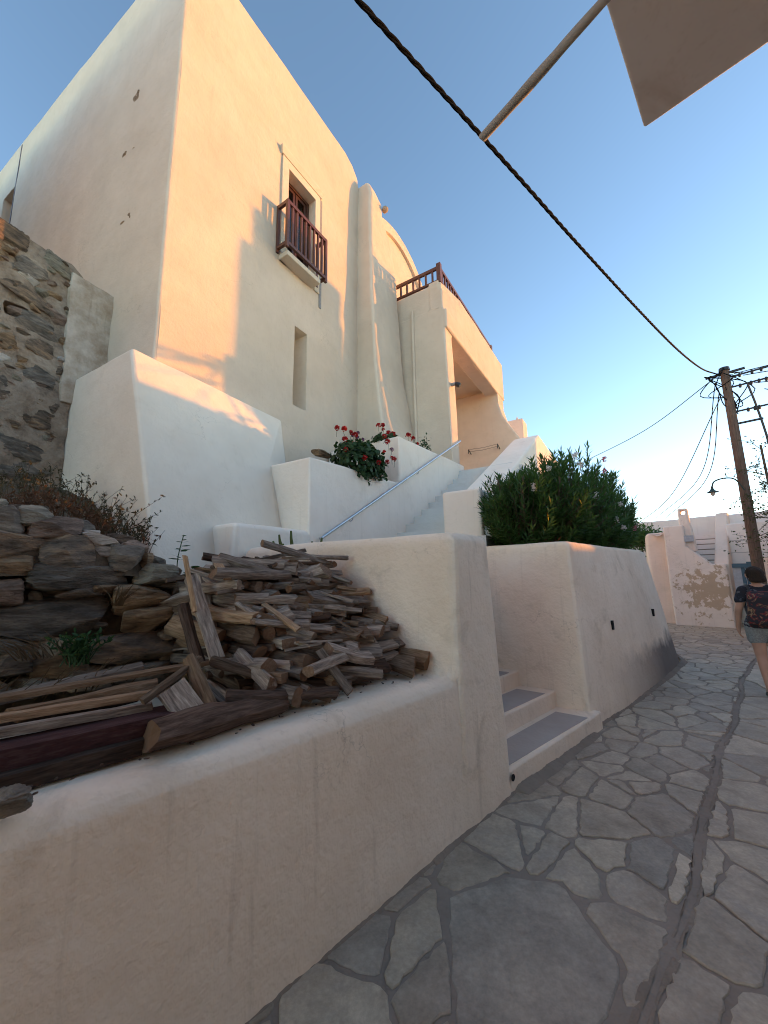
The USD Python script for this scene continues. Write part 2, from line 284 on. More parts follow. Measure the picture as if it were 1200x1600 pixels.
def frameM(x, up=(0, 0, 1), o=(0, 0, 0), roll=0.0):
    """4x4 whose local x runs along x"""
    x = np.asarray(x, float); x = x / np.linalg.norm(x); y = np.cross(up, x)
    if np.linalg.norm(y) < 1e-3: y = np.cross((1, 0, 0), x)
    y /= np.linalg.norm(y); z = np.cross(x, y)
    c, s = math.cos(roll), math.sin(roll); y, z = c * y + s * z, -s * y + c * z
    M = np.eye(4); M[:3, 0], M[:3, 1], M[:3, 2], M[:3, 3] = x, y, z, o
    return M

# ================================================================ SETTING
ground = trimesh.Trimesh([(-600, -600, -.12), (600, -600, -.12), (600, 600, -.12), (-600, 600, -.12)], [(0, 1, 2), (0, 2, 3)], process=False)
obj('ground', ground, M_ground, kind='structure')

# the lane: a mortar bed with flagstones and a rough gutter
lane = thing('street', kind='structure')
R = random.Random(11); NR = np.random.default_rng(11)
def wallb(a):                                  # where the wall meets the lane
    return float(np.interp(a, [-5, 2.98, 3.0, 4.5, 4.65, 6.0, 7.8, 9.0, 9.7, 10.2, 10.6, 12, 22], [1.66, 1.64, 1.56, 1.5, 1.58, 1.46, 1.38, 1.36, 1.6, 2.2, 3.2, 4.5, 6.0]))
aa = np.linspace(-3, 22, 160)
outline = [(a, wallb(a) + .06) for a in aa] + [(22, -2.4), (-3, -2.4)]
region = Polygon(outline).buffer(0)
bed_v, bed_f = [], []
for i, a in enumerate(aa):
    bs = np.linspace(-2.4, wallb(a) + .06, 40)
    for b in bs:
        w = A(a, b); bed_v.append(w + ZZ * (-.006 + .010 * (float(meshkit.fbm(w * 3.0, 3, 4)) - .5)))
for i in range(len(aa) - 1):
    for j in range(39): q = i * 40 + j; bed_f += [(q, q + 40, q + 41), (q, q + 41, q + 1)]
obj('mortar_bed', trimesh.Trimesh(np.array(bed_v), np.array(bed_f), process=False), M_joint, lane, smooth=True)
def gut(a): return .545 + .02 * math.sin(a * 1.7) + .015 * math.sin(a * 4.1) - .012 * max(0, a - 7) ** 1.6
gv, gf = [], []
ga = np.linspace(-1, 13, 420); prof = [(-.030, .004), (-.019, .003), (-.011, -.010), (-.004, -.032), (.004, -.030), (.011, -.008), (.020, .003), (.031, .004)]
for a in ga:
    for k, (o, z) in enumerate(prof):
        w = A(a, gut(a) + o * (1 + 1.1 * (float(meshkit.noise(np.array([a * 5, k, 0]))) - .5)))
        gv.append(w + ZZ * (z - .006 + .026 * (float(meshkit.fbm(w * 22, 4, 7)) - .5)))
for i in range(len(ga) - 1):
    for j in range(7): q = i * 8 + j; gf += [(q, q + 8, q + 9), (q, q + 9, q + 1)]
obj('gutter', trimesh.Trimesh(np.array(gv), np.array(gf), process=False), M_gutter, lane, smooth=True)
def flag(poly, z, tilt, rough=.02):
    """a flagstone: rough outline, chamfered top, slightly tilted"""
    L = poly.exterior.length; n = max(12, min(44, int(L / .04)))
    pts = np.array([poly.exterior.interpolate(i / n, normalized=True).coords[0] for i in range(n)])
    c = pts.mean(0); pts = pts + (NR.random((n, 2)) - .5) * rough
    ins = Polygon(pts).buffer(0)
    if ins.geom_type != 'Polygon' or ins.area < .002: return None
    pts = np.array(ins.exterior.coords)[:-1]
    if shapely.LinearRing(pts).is_ccw is False: pts = pts[::-1]
    n = len(pts); d = pts - c; top = pts - d / np.maximum(np.linalg.norm(d, axis=1, keepdims=True), .03) * .006
    tri = trimesh.creation.triangulate_polygon(Polygon(top).buffer(0), engine='earcut')
    tv, tf = tri
    zt = lambda p: z + (p - c) @ tilt
    V = [A(*p, -.05) for p in pts] + [A(*p, float(zt(p)) - .005) for p in pts] + [A(*p, float(zt(p))) for p in top]
    F = []
    for i in range(n):
        j = (i + 1) % n
        for k in (0, n): F += [(k + i, k + j, k + n + j), (k + i, k + n + j, k + n + i)]
    m = len(V); V += [A(*p, float(zt(p))) for p in tv]; F += [tuple(m + x for x in f) for f in tf]
    t = trimesh.Trimesh(np.array(V), np.array(F), process=False)
    up = t.face_normals[-len(tf):, 2].mean()
    if up < 0: t.faces[-len(tf):] = t.faces[-len(tf):][:, ::-1]
    return t
special = [(Polygon([(1.55, 1.20), (1.83, 1.42), (2.2, 1.25), (2.33, 1.02), (2.16, .80), (2.05, .66), (1.80, .64), (1.55, .70), (1.32, .80), (1.34, 1.02)]), 1)]
strip = Polygon([(a, gut(a) + .022) for a in np.linspace(-3, 22, 200)] + [(a, gut(a) - .022) for a in np.linspace(22, -3, 200)]).buffer(0)
def cells(a0, a1, b0, b1, da, db, jit):
    pts = []
    row = 0; a = a0
    while a < a1:
        b = b0 + (row % 2) * db * .5
        while b < b1:
            pts.append((a + R.uniform(-jit, jit) * da, b + R.uniform(-jit, jit) * db)); b += db
        a += da; row += 1
    pts = np.array([p for p in pts if R.random() > .30]); sc = np.array([1 / da, 1 / db])
    far = np.array([(a0 - 9, b0 - 9), (a1 + 9, b0 - 9), (a0 - 9, b1 + 9), (a1 + 9, b1 + 9)])
    vo = Voronoi(np.vstack([pts, far]) * sc); out = []
    for i in range(len(pts)):
        reg = vo.regions[vo.point_region[i]]
        if -1 in reg or not reg: continue
        out.append(Polygon(vo.vertices[reg] / sc))
    return out
polys = []
for c in cells(-.4, 22, .3, 6.2, .27, .23, .62): polys.append(c.intersection(Polygon([(a, gut(a)) for a in aa] + [(22, 7), (-3, 7)]).buffer(0)))
for c in cells(-.4, 16, -2.2, .7, .40, .46, .40): polys.append(c.intersection(Polygon([(a, gut(a)) for a in aa] + [(22, -3), (-3, -3)]).buffer(0)))
flags = []
taken = shapely.union_all([s[0] for s in special])
for c in polys:
    g = c.intersection(region).difference(strip).difference(taken)
    for q in getattr(g, 'geoms', [g]):
        if q.geom_type != 'Polygon' or q.area < .006: continue
        q = q.buffer(-R.uniform(.006, .015)).buffer(-.008).buffer(.008).simplify(.004)
        for k in getattr(q, 'geoms', [q]):
            if k.geom_type == 'Polygon' and k.area > .004: flags.append((k, R.choice([0, 0, 0, 1, 2, 2, 3]), False))
flags += [(s[0].buffer(-.012), s[1], True) for s in special]
flags.sort(key=lambda q: (q[0].centroid.x ** 2 + q[0].centroid.y ** 2))
rest = []
vis = 0
for k, (q, mi, sp) in enumerate(flags):
    cx, cy = q.centroid.x, q.centroid.y
    t = flag(q, R.uniform(-.003, .004), np.array([R.uniform(-.010, .010), R.uniform(-.010, .010)]))
    if t is None: continue
    if cx > 4.2: mi = R.choice([3, 3, 2, 0])
    seen = cy > -.35 and cx > .3
    if seen and vis < 299: obj('flagstone', t, M_flag[mi], lane); vis += 1
    else: rest.append(t)
obj('distant_flagstones', cat(rest), M_flag[3], lane, kind='stuff')

ev, ef = [], []                                      # ragged mortar and grit where the lane meets the walls
eaa = np.linspace(-.5, 10.2, 700)
for a in eaa:
    wb = wallb(a); o = .5 * float(meshkit.fbm(np.array([a * 9, 0, 3]), 4, 8))
    for k, (d, z) in enumerate(((.05, .05), (-.005, .03), (-.02 - .05 * o, .012), (-.035 - .06 * o, -.012))):
        w = A(a, wb + d); ev.append(w + ZZ * (z * (.3 + 1.4 * o) + .012 * (float(meshkit.fbm(w * 40, 3, 17)) - .5)))
for i in range(len(eaa) - 1):
    for j in range(3): q = i * 4 + j; ef += [(q, q + 5, q + 4), (q, q + 1, q + 5)]
obj('edge_mortar', trimesh.Trimesh(np.array(ev), np.array(ef)[:, ::-1], process=False), M_gutter, lane, smooth=True)

# terrace soil behind the dry stone wall, up to the rubble wall
tv = []
for (a, b, z) in ((-4, 2.95, 1.95), (.3, 2.95, 1.93), (.8, 2.9, 1.72), (1.1, 2.8, 1.35), (1.7, 2.9, 1.15), (2.2, 3.6, 1.15), (2.0, 4.6, 1.3), (1.1, 4.5, 1.75), (.9, 6.0, 2.7), (.3, 6.9, 3.0), (-.6, 6.2, 2.75), (-4, 6.0, 2.6), (-1, 4.5, 2.25), (.2, 4.5, 2.3)):
    tv.append((a, b, z))
from scipy.spatial import Delaunay
from scipy.interpolate import LinearNDInterpolator
tv = np.array(tv); it = LinearNDInterpolator(tv[:, :2], tv[:, 2])
gx, gy = np.meshgrid(np.linspace(-4, 2.2, 70), np.linspace(2.8, 6.9, 50), indexing='ij')
gz = it(gx, gy); ok = ~np.isnan(gz); idx = -np.ones(gx.shape, int); idx[ok] = np.arange(ok.sum())
V = np.array([A(x, y, z + .05 * float(meshkit.fbm(np.array([x * 6, y * 6, 0]), 3, 2) - .5)) for x, y, z in zip(gx[ok], gy[ok], gz[ok])])
F = []
for i in range(69):
    for j in range(49):
        q = idx[i, j], idx[i + 1, j], idx[i + 1, j + 1], idx[i, j + 1]
        if min(q) >= 0: F += [(q[0], q[1], q[2]), (q[0], q[2], q[3])]
obj('terrace_ground', trimesh.Trimesh(V, np.array(F), process=False), M_soil, kind='structure', smooth=True)
def soilz(a, b):
    z = it(a, b); return float(z) if not np.isnan(z) else 1.8

# ================================================================ LANE WALLS
lower = union(block(A, [(-5, 1.62), (2.6, 1.61), (2.6, 3.2), (-5, 3.2)], -.3, [(-5, 1.655), (2.6, 1.65), (2.6, 3.2), (-5, 3.2)], lambda x, y: .965 - .02 * max(0, x - 1.2), .09),
              block(A, [(2.28, 1.61), (3.01, 1.60), (2.50, 4.0), (1.80, 4.0)], -.3, [(2.36, 1.645), (2.92, 1.635), (2.38, 4.0), (1.82, 4.0)], 1.965, .10))
fw = thing('front_wall', 'cream plastered low wall along the lane with a ledge and a taller stair end', 'wall')
obj('plaster_body', hand(lower, .07, 5, .010, 3), M_lane, fw, smooth=40)
obj('drain_hole', tube([A(2.93, 1.60, .12), A(2.93, 1.597, .12), A(2.93, 1.594, .12)], [.024, .024, .024], 14), M_hole, fw)

steps = thing('entrance_steps', 'three low plaster steps with grey painted treads between the two lane walls', 'steps')
for k, (z, b0) in enumerate(((.17, 1.50), (.34, 1.90), (.51, 2.28), (.68, 2.62), (.85, 2.96))):
    s = block(A, [(2.84, b0 + .12 - .04 * k), (4.75, b0), (4.75, 5.0), (2.0, 5.0)], -.3, None, z, .022)
    obj('step', hand(s, .12, 1, .003, 20 + k), M_lane, steps, smooth=40)
    b1 = b0 + .36
    t = union(hard(A, [(2.95, b0 + .155 - .04 * k), (4.44 - .15 * (b0 - 1.5), b0 + .045), (4.40 - .15 * (b0 - 1.5), b1 - .01), (2.9, b1 + .06)], z - .02, z + .004))
    obj('painted_tread', tm(t), M_step, steps)
land = block(A, [(2.2, 3.3), (5.5, 3.3), (5.5, 5.2), (1.8, 5.2)], -.3, None, .93, .03)
obj('landing', tm(land), M_upstep, steps)

base = [(4.64, 1.57), (6.0, 1.45), (7.8, 1.37), (8.9, 1.38), (9.55, 1.75), (9.9, 2.4), (10.1, 4.2), (4.1, 4.2)]
topp = [(4.62, 1.635), (6.05, 1.60), (7.6, 1.58), (8.45, 1.66), (8.95, 2.0), (9.2, 2.6), (9.4, 4.2), (4.15, 4.2)]
plw = block(A, base, -.3, topp, 2.0, .07)
inner = Polygon(topp).buffer(-.26); ip = list(inner.exterior.coords)[:-1]
plw = plw - hard(A, ip, 1.82, 3.0)
pl = thing('planter_wall', 'big rounded cream planter wall bulging into the lane under the oleander', 'planter')
obj('plaster_body', hand(plw, .08, 4, .010, 5), M_planter, pl, smooth=40)
obj('soil', tm(hard(A, ip, 1.5, 1.84)), M_soil, pl)
for a, b, z in ((5.55, 1.535, .98), (7.55, 1.475, .98)):
    obj('weep_hole', boxm(A, a - .022, a + .022, b - .02, b + .03, z - .055, z + .055), M_hole, pl)

# ================================================================ UPPER STAIR
def wl(e1): return 3.5 - .096 * (e1 - 3.6)     # face of the stepped planter wall beside the stair
st = thing('upper_stair', 'pale plaster stair climbing beside the handrail to the porch', 'stairs')
z, x = 1.02, 3.5
k = 0
while z < 3.95:
    s = hard(E, [(x, 1.7), (9.2, 1.7), (9.2, wl(9.2) + .1), (x, wl(x) + .1)], max(-.2, z - .5), z)
    obj('step', hand(s, .25, 0, .004, 40 + k), M_upstep, st)
    obj('worn_corner', tm(m3.Manifold.hull_points(np.array([E(x + .01, wl(x) - .001, z), E(x + .16, wl(x + .16) - .001, z), E(x + .15, wl(x) - .06, z), E(x + .12, wl(x) - .0, z + .035)]))), M_white, st)
    x += .262; z += .166; k += 1
par = union(block(E, rect(5.5, 6.3, 1.80, 2.42), -.3, None, 2.92, .05),
            m3.Manifold.hull_points(np.vstack([E(e, f, z) + _ico * .05 for f in (1.80, 2.37) for e, z in ((6.1, 2.85), (10.5, 5.22), (11.0, 5.24), (11.0, 1.0), (6.1, 1.0))])),
            block(E, rect(10.6, 14.2, 1.75, 2.42), 0, None, 5.27, .05))
obj('stair_parapet', hand(par, .12, 3, .007, 8), M_white, smooth=40, label='white sloping stair parapet rising behind the oleander', cat='parapet')

def ring(x0, x1, zt, zs, ew):
    yb = 4.95
    outer = block(E, [(x0, wl(x0)), (x1, wl(x1)), (x1, yb), (x0, yb)], -.3, None, zt, .045)
    inn = hard(E, [(x0 + .2, wl(x0) + .2), (x1 - ew, wl(x1) + .2), (x1 - ew, yb + .2), (x0 + .2, yb + .2)], zs, zt + 1)
    return outer - inn
sp = thing('stepped_planter', 'white stepped planter wall rising beside the handrail below the house', 'planter')
bench = block(E, [(2.50, 3.50), (3.8, 3.48), (3.8, 4.9), (2.55, 4.9)], -.3, [(2.58, 3.54), (3.8, 3.5), (3.8, 4.9), (2.62, 4.9)], lambda a, b: 2.24 - .0 * a, .07)
bx = union(ring(3.66, 6.0, 3.25, 3.05, .02), ring(5.72, 8.3, 4.12, 3.98, .02))
obj('low_bench', hand(bench, .08, 4, .008, 12), M_white, sp, smooth=40)
obj('planter_box', hand(bx, .08, 3, .008, 13), M_white, sp, smooth=40)
obj('soil', tm(hard(E, [(3.9, 3.75), (5.7, 3.6), (5.7, 4.95), (3.9, 4.95)], 2.9, 3.08)), M_soil, sp)
obj('soil', tm(hard(E, [(5.95, 3.5), (8.1, 3.35), (8.1, 4.95), (5.95, 4.95)], 3.8, 4.0)), M_soil, sp)

hr = thing('handrail', 'straight steel handrail fixed to the white planter wall by the stair', 'handrail')
h0, h1 = E(3.80, wl(3.8) - .06, 2.13), E(8.02, wl(8.0) - .06, 4.63)
obj('rail', tube([h0 + (h1 - h0) * t for t in np.linspace(0, 1, 6)], .021, 14), M_metal, hr, smooth=40)
for t in (.15, .58, .97):
    c = h0 + (h1 - h0) * t; e = c + E(0, .085, -.02)
    obj('bracket', tube(curve([c, c + E(0, .01, -.05), c + E(0, .05, -.07), e + ZZ * -.03], 9), .007, 6), M_metal, hr)

# ================================================================ HOUSE
house = thing('white_house', 'tall cream plastered house in evening sun with a porch and terrace', 'house')
def lx(e2): return 2.3 - .066 * (e2 - 5)
body = block(E, [(6.6, 5.07), (11.3, 5.07), (11.3, 16), (6.6, 16)], -.3, None, 10.2, .05)
main = m3.Manifold.hull_points(np.vstack([E(e, f, z) + _ico * .05 for f in (5.05, 15.9) for e, z in ((lx(f) + .05, -.3), (6.9, -.3), (lx(f) + .05, 12.03), (6.35, 12.06), (6.62, 11.98), (6.82, 11.8), (6.9, 11.4))]))
vp = [(9.0 + 2.15 * math.cos(t), 9.8 + 2.15 * math.sin(t)) for t in np.linspace(0, math.pi, 40)]
vault = m3.Manifold.hull_points(np.array([E(e, f, z) for f in (5.12, 15) for e, z in vp + [(11.15, 9), (6.85, 9)]]))
body = body + main
body = body - hard(E, rect(4.5, 5.27, 4.5, 5.32), 7.55, 9.68)
body = body - m3.Manifold.hull_points(np.array([E(e, f, z) for e, f, z in ((4.76, 4.9, 4.78), (5.12, 4.9, 4.78), (4.76, 4.9, 6.42), (5.12, 4.9, 6.42), (4.83, 5.45, 4.9), (5.07, 5.45, 4.9), (4.83, 5.45, 6.36), (5.07, 5.45, 6.36))]))
lo, hi = 11.35, 12.0                                   # doorway far up on the left side
body = body - hard(E, [(lx(lo) - .3, lo), (lx(lo) + .35, lo), (lx(hi) + .35, hi), (lx(hi) - .3, hi)], 8.6, 10.85)
obj('wall', hand(body, .11, 2, .011, 21, 1.6), M_house, house, smooth=40)
obj('vault', hand(vault, .16, 1, .006, 22), M_house, house, smooth=40)
mo = [E(9.0 + r * math.cos(t), f, 9.8 + r * math.sin(t)) for t in np.linspace(.0, 2.2, 41) for r, f in ((1.86, 5.2), (1.86, 5.04), (2.18, 5.04), (2.18, 5.2))]
F = []
for i in range(40):
    for j in range(4): q, w = i * 4 + j, i * 4 + (j + 1) % 4; F += [(q, w, w + 4), (q, w + 4, q + 4)]
mm = trimesh.Trimesh(np.array(mo), np.array(F), process=False); trimesh.repair.fix_normals(mm)
obj('vault_moulding', mm, M_house, house, smooth=30)
# sloping buttress at the foot of the corner
bt = m3.Manifold.hull_points(np.vstack([E(e, f, z) + _ico * .06 for e, f, z in ((1.99, 4.80, 4.33), (4.22, 4.78, 4.20), (1.98, 3.86, 1.7), (3.55, 3.86, 1.7), (2.15, 3.36, 0), (3.5, 3.36, 0), (3.6, 4.3, 3.2), (1.92, 6.4, 4.33), (4.22, 5.3, 4.20), (1.92, 6.4, 0), (4.2, 5.3, 0), (4.0, 4.6, 2.6))]))
obj('buttress', hand(bt, .09, 3, .012, 23, 1.8), M_butt, house, smooth=40)
# pilaster between the front and the porch
rows = [(2.0, 6.72, 8.95, 4.05), (4.2, 6.74, 8.7, 4.12), (5.2, 6.76, 8.3, 4.32), (6.5, 6.78, 8.1, 4.46), (8.5, 6.80, 8.05, 4.55), (9.6, 6.82, 8.05, 4.58), (10.4, 6.84, 7.8, 4.60), (10.9, 6.86, 7.45, 4.62), (11.2, 6.88, 7.42, 4.60), (11.45, 6.9, 7.3, 4.66), (11.6, 6.92, 7.15, 4.72)]
pil = None
for q0, q1 in zip(rows[:-1], rows[1:]):
    s = m3.Manifold.hull_points(np.vstack([E(e, f, z) + _ico * .10 for z, x0, x1, y in (q0, q1) for e, f in ((x0 + .1, y + .1), (x1 - .1, y + .1), (x1 - .1, 5.3), (x0 + .1, 5.3))]))
    pil = s if pil is None else pil + s
obj('pilaster', hand(pil, .09, 6, .018, 24, 2.4), M_house, house, smooth=50)
sg = thing('gutter_spout', parent=house)
obj('spout_mouth', hand(m3.Manifold.sphere(.10, 24).translate(tuple(E(7.44, 4.56, 11.16))), .04, 0, .05, 6, 9), M_mortar, sg)
# porch
def corner(z): return 3.20 + .16 * np.clip((z - 4) / 5, 0, 1)
pw = m3.Manifold.hull_points(np.vstack([E(e, f, z) + _ico * .05 for e, f, z in ((8.25, corner(2) + .05, .0), (8.58, corner(2) + .05, .0), (8.25, 3.40, 8.3), (8.62, 3.40, 8.3), (8.25, 5.2, 0), (8.58, 5.2, 0), (8.25, 5.2, 8.3), (8.62, 5.2, 8.3))]))
beam = union(block(E, rect(8.203, 13.3, 3.27, 3.75), 7.72, None, 8.25, .05), block(E, [(8.204, 3.37), (8.9, 3.27), (13.3, 3.27), (13.3, 3.75), (8.204, 3.75)], 8.1, None, 8.85, .05),
             block(E, [(8.205, 3.45), (9.2, 3.275), (13.3, 3.27), (13.3, 3.75), (8.205, 3.75)], 8.7, None, 9.12, .05))
roof = block(E, rect(8.22, 13.3, 3.4, 5.3), 8.05, None, 9.05, .04)
rw = []
prof = [(7.9, 3.30), (7.35, 3.30), (6.9, 3.18), (6.5, 2.98), (6.1, 2.74), (5.6, 2.46), (5.2, 2.25), (3.0, 2.2)]
for (z0, y0), (z1, y1) in zip(prof[:-1], prof[1:]):
    rw.append(m3.Manifold.hull_points(np.array([E(e, f, z) for e in (12.55, 13.2) for f, z in ((y0, z0), (y1, z1), (5.2, z0), (5.2, z1))])))
porch = union(pw, beam, roof, *rw)
por = thing('porch', parent=house)
obj('porch_wall', hand(porch, .08, 6, .012, 25, 2.0), M_house, por, smooth=40)
obj('porch_floor', tm(hard(E, [(8.0, 1.9), (13.0, 1.9), (13.0, 5.1), (8.0, 5.1)], 3.2, 3.93)), M_upstep, por)
obj('drain_pipe', tube([E(8.185, 4.22, z) for z in np.linspace(3.9, 8.5, 12)], .045, 10), M_house, por, smooth=40)
# terrace railing
tr = thing('terrace_railing', parent=house)
yl, xl, zr = 3.45, 8.27, 9.10
for z0, z1 in ((zr, zr + .05), (zr + .36, zr + .44)):
    obj('rail', boxm(E, xl - .03, xl + .03, yl + .055, 4.95, z0, z1), M_brownpaint, tr)
    obj('rail', boxm(E, xl + .055, 12.55, yl - .03, yl + .03, z0, z1), M_brownpaint, tr)
obj('post', boxm(E, xl - .055, xl + .055, yl - .055, yl + .055, zr - .05, zr + .50), M_brownpaint, tr)
obj('post', boxm(E, 12.55, 12.65, yl - .05, yl + .05, zr - .05, zr + .48), M_brownpaint, tr)
for k in range(8): obj('baluster', boxm(E, xl - .022, xl + .022, yl + .19 * (k + 1) - .022, yl + .19 * (k + 1) + .022, zr + .05, zr + .36), M_brownpaint, tr)
for k in range(23): obj('baluster', boxm(E, xl + .18 * (k + 1) - .022, xl + .18 * (k + 1) + .022, yl - .022, yl + .022, zr + .05, zr + .36), M_brownpaint, tr)
# balcony window
wn = thing('window', parent=house)
obj('stone_surround', cat([boxm(E, 4.34, 4.50, 4.965, 5.1, 7.5, 9.68), boxm(E, 5.27, 5.41, 4.965, 5.1, 7.5, 9.68), boxm(E, 4.34, 5.41, 4.965, 5.1, 9.68, 9.86)]), M_stonew, wn)
obj('lintel', tm(m3.Manifold.hull_points(np.array([E(e, f, z) for e, f, z in ((4.27, 4.915, 10.02), (5.50, 4.915, 10.02), (4.27, 5.1, 10.02), (5.50, 5.1, 10.02), (4.31, 4.95, 9.86), (5.45, 4.95, 9.86), (4.31, 5.1, 9.86), (5.45, 5.1, 9.86), (4.27, 4.915, 9.99), (5.5, 4.915, 9.99))]))), M_stonew, wn)
obj('window_frame', cat([boxm(E, 4.505, 4.57, 5.16, 5.24, 7.6, 9.67), boxm(E, 5.2, 5.265, 5.16, 5.24, 7.6, 9.67), boxm(E, 4.57, 5.2, 5.16, 5.24, 9.60, 9.67)]), M_frame, wn)
obj('sash', cat([boxm(E, 4.57, 4.63, 5.18, 5.23, 7.6, 9.6), boxm(E, 4.82, 4.875, 5.18, 5.23, 7.6, 9.6), boxm(E, 4.63, 4.82, 5.18, 5.23, 9.53, 9.6), boxm(E, 4.63, 4.82, 5.18, 5.23, 8.2, 8.28)]), M_frame, wn)
obj('sash', cat([boxm(E, 4.895, 4.95, 5.18, 5.23, 7.6, 9.6), boxm(E, 5.14, 5.2, 5.18, 5.23, 7.6, 9.6), boxm(E, 4.95, 5.14, 5.18, 5.23, 9.53, 9.6), boxm(E, 4.95, 5.14, 5.18, 5.23, 8.2, 8.28)]), M_frame, wn)
obj('pane', boxm(E, 4.63, 4.82, 5.2, 5.207, 8.28, 9.53), M_glass, wn)
obj('pane', boxm(E, 4.95, 5.14, 5.2, 5.207, 8.28, 9.53), M_glass, wn)
obj('dark_room', boxm(E, 4.51, 5.26, 5.30, 5.315, 7.6, 9.66), M_hole, wn)
bc = thing('balcony', parent=house)
obj('slab', tm(block(E, rect(4.32, 5.22, 4.755, 5.1), 7.50, None, 7.60, .015)), M_stonew, bc, smooth=40)
Y0 = 4.70
for z0, z1 in ((7.66, 7.72), (8.53, 8.60)):
    obj('rail', boxm(E, 4.30, 5.30, Y0, Y0 + .05, z0, z1), M_brownpaint, bc)
    obj('rail', boxm(E, 4.25, 4.30, Y0, 5.02, z0, z1), M_brownpaint, bc)
    obj('rail', boxm(E, 5.30, 5.35, Y0, 5.02, z0, z1), M_brownpaint, bc)
for xx in (4.25, 5.30):
    obj('post', boxm(E, xx - .003, xx + .053, Y0 - .003, Y0 + .053, 7.60, 8.60), M_brownpaint, bc)
    obj('post', boxm(E, xx - .003, xx + .053, 4.955, 5.01, 7.60, 8.60), M_brownpaint, bc)
for k in range(8): xx = 4.30 + (k + .5 + .35) * 1.0 / 8.6; obj('baluster', boxm(E, xx - .02, xx + .02, Y0 + .01, Y0 + .045, 7.72, 8.53), M_brownpaint, bc)
obj('conduit', boxm(E, 5.425, 5.485, 4.975, 5.1, 7.2, 9.84), M_conduit, house)
wlamp = thing('wall_lamp', parent=house)
obj('lamp_base', tube([E(8.40, 3.36, 6.25), E(8.40, 3.26, 6.25), E(8.40, 3.2, 6.25)], [.045, .045, .04], 10), M_conduit, wlamp, smooth=40)
obj('lamp_shade', tube([E(8.40, 3.22, 6.27), E(8.40, 3.17, 6.22), E(8.40, 3.12, 6.19), E(8.40, 3.09, 6.17)], [.03, .06, .06, .045], 10), M_dark, wlamp, smooth=40)
RS = random.Random(5)
for e2, z, L, h in ((6.2, 9.57, .20, .17), (6.1, 8.5, .11, .05), (6.35, 8.52, .10, .08), (6.10, 7.17, .28, .09), (6.28, 7.08, .08, .06)):
    bo = m3.Manifold.hull_points(np.vstack([np.array(E(lx(e2) + .02, e2 + dx, z + dz)) + _ico * .02 for dx, dz in ((-L / 2, h * .4), (L / 2, -h * .3), (L / 2, h * .1), (-L / 2, -h * .4))]))
    obj('exposed_stone', hand(bo, .03, 0, .02, RS.randint(1, 99), 14), STONE[4], house)
dr = thing('side_door', parent=house)
obj('door_leaf', boxm(E, lx(11.7) + .25, lx(11.7) + .29, 11.30, 12.0, 8.6, 10.8), M_frame, dr)
obj('joint_strip', boxm(E, lx(11.3) - .008, lx(11.3) + .03, 11.28, 11.34, 8.6, 11.98), M_frame, dr)

# block with a small pinnacle beyond the porch
ph = thing('far_tower', 'small peach chimney block with a pointed cap beyond the porch roof', 'chimney')
obj('wall', tm(block(E, rect(15.8, 16.6, 3.22, 3.85), -.2, None, 7.95, .03)), M_farp, ph, smooth=40)
obj('pinnacle', tm(m3.Manifold.hull_points(np.array([E(16.1, 3.42, 7.93), E(16.3, 3.42, 7.93), E(16.3, 3.6, 7.93), E(16.1, 3.6, 7.93), E(16.2, 3.51, 8.24)]))), M_farp, ph)

# ================================================================ STONE WALLS
def stone_mesh(w, d, h, seed, amp=.16, p=4.0, sub=4, freq=1.0):
    t = trimesh.creation.icosphere(subdivisions=sub); v = np.array(t.vertices)
    v /= (np.abs(v) ** p).sum(1, keepdims=True) ** (1 / p)
    rr = np.random.default_rng(seed); sh = rr.uniform(-.13, .13, (3, 3)); np.fill_diagonal(sh, 1)
    n = (meshkit.fbm(v * 1.3 * freq + seed * 7.1, 4, seed) - .5) * 2 * amp + (meshkit.fbm(v * 4.5 + seed, 3, seed + 3) - .5) * amp * .7
    v = v * (1 + n[:, None])
    # a few flat broken facets
    for _ in range(9):
        nn = rr.normal(size=3); nn /= np.linalg.norm(nn); lim = rr.uniform(.66, .98); dd = v @ nn
        v = v - nn * np.maximum(0, dd - lim)[:, None] * .96
    v = v * (1 + (meshkit.fbm(v * 9 + seed, 3, seed + 5) - .5) * amp * .95 + (meshkit.fbm(v * 21 + seed, 2, seed + 6) - .5) * amp * .35)[:, None]
    v = v @ sh.T
    v *= np.array([w, d, h]) / 2 / np.abs(v).max(0)
    t.vertices = v
    return t
def place(fr, x, y, z, tilt=0.0, dirv=None):
    X = fr(1, 0) - fr(0, 0); c, s = math.cos(tilt), math.sin(tilt)
    Y = np.cross(ZZ, X); M = np.eye(4); M[:3, 0] = c * X + s * ZZ; M[:3, 1] = Y; M[:3, 2] = -s * X + c * ZZ; M[:3, 3] = fr(x, y, z)
    return M
dry = thing('dry_stone_wall', 'low dry stone wall of rough brown and grey stones behind the woodpile', 'stone wall')
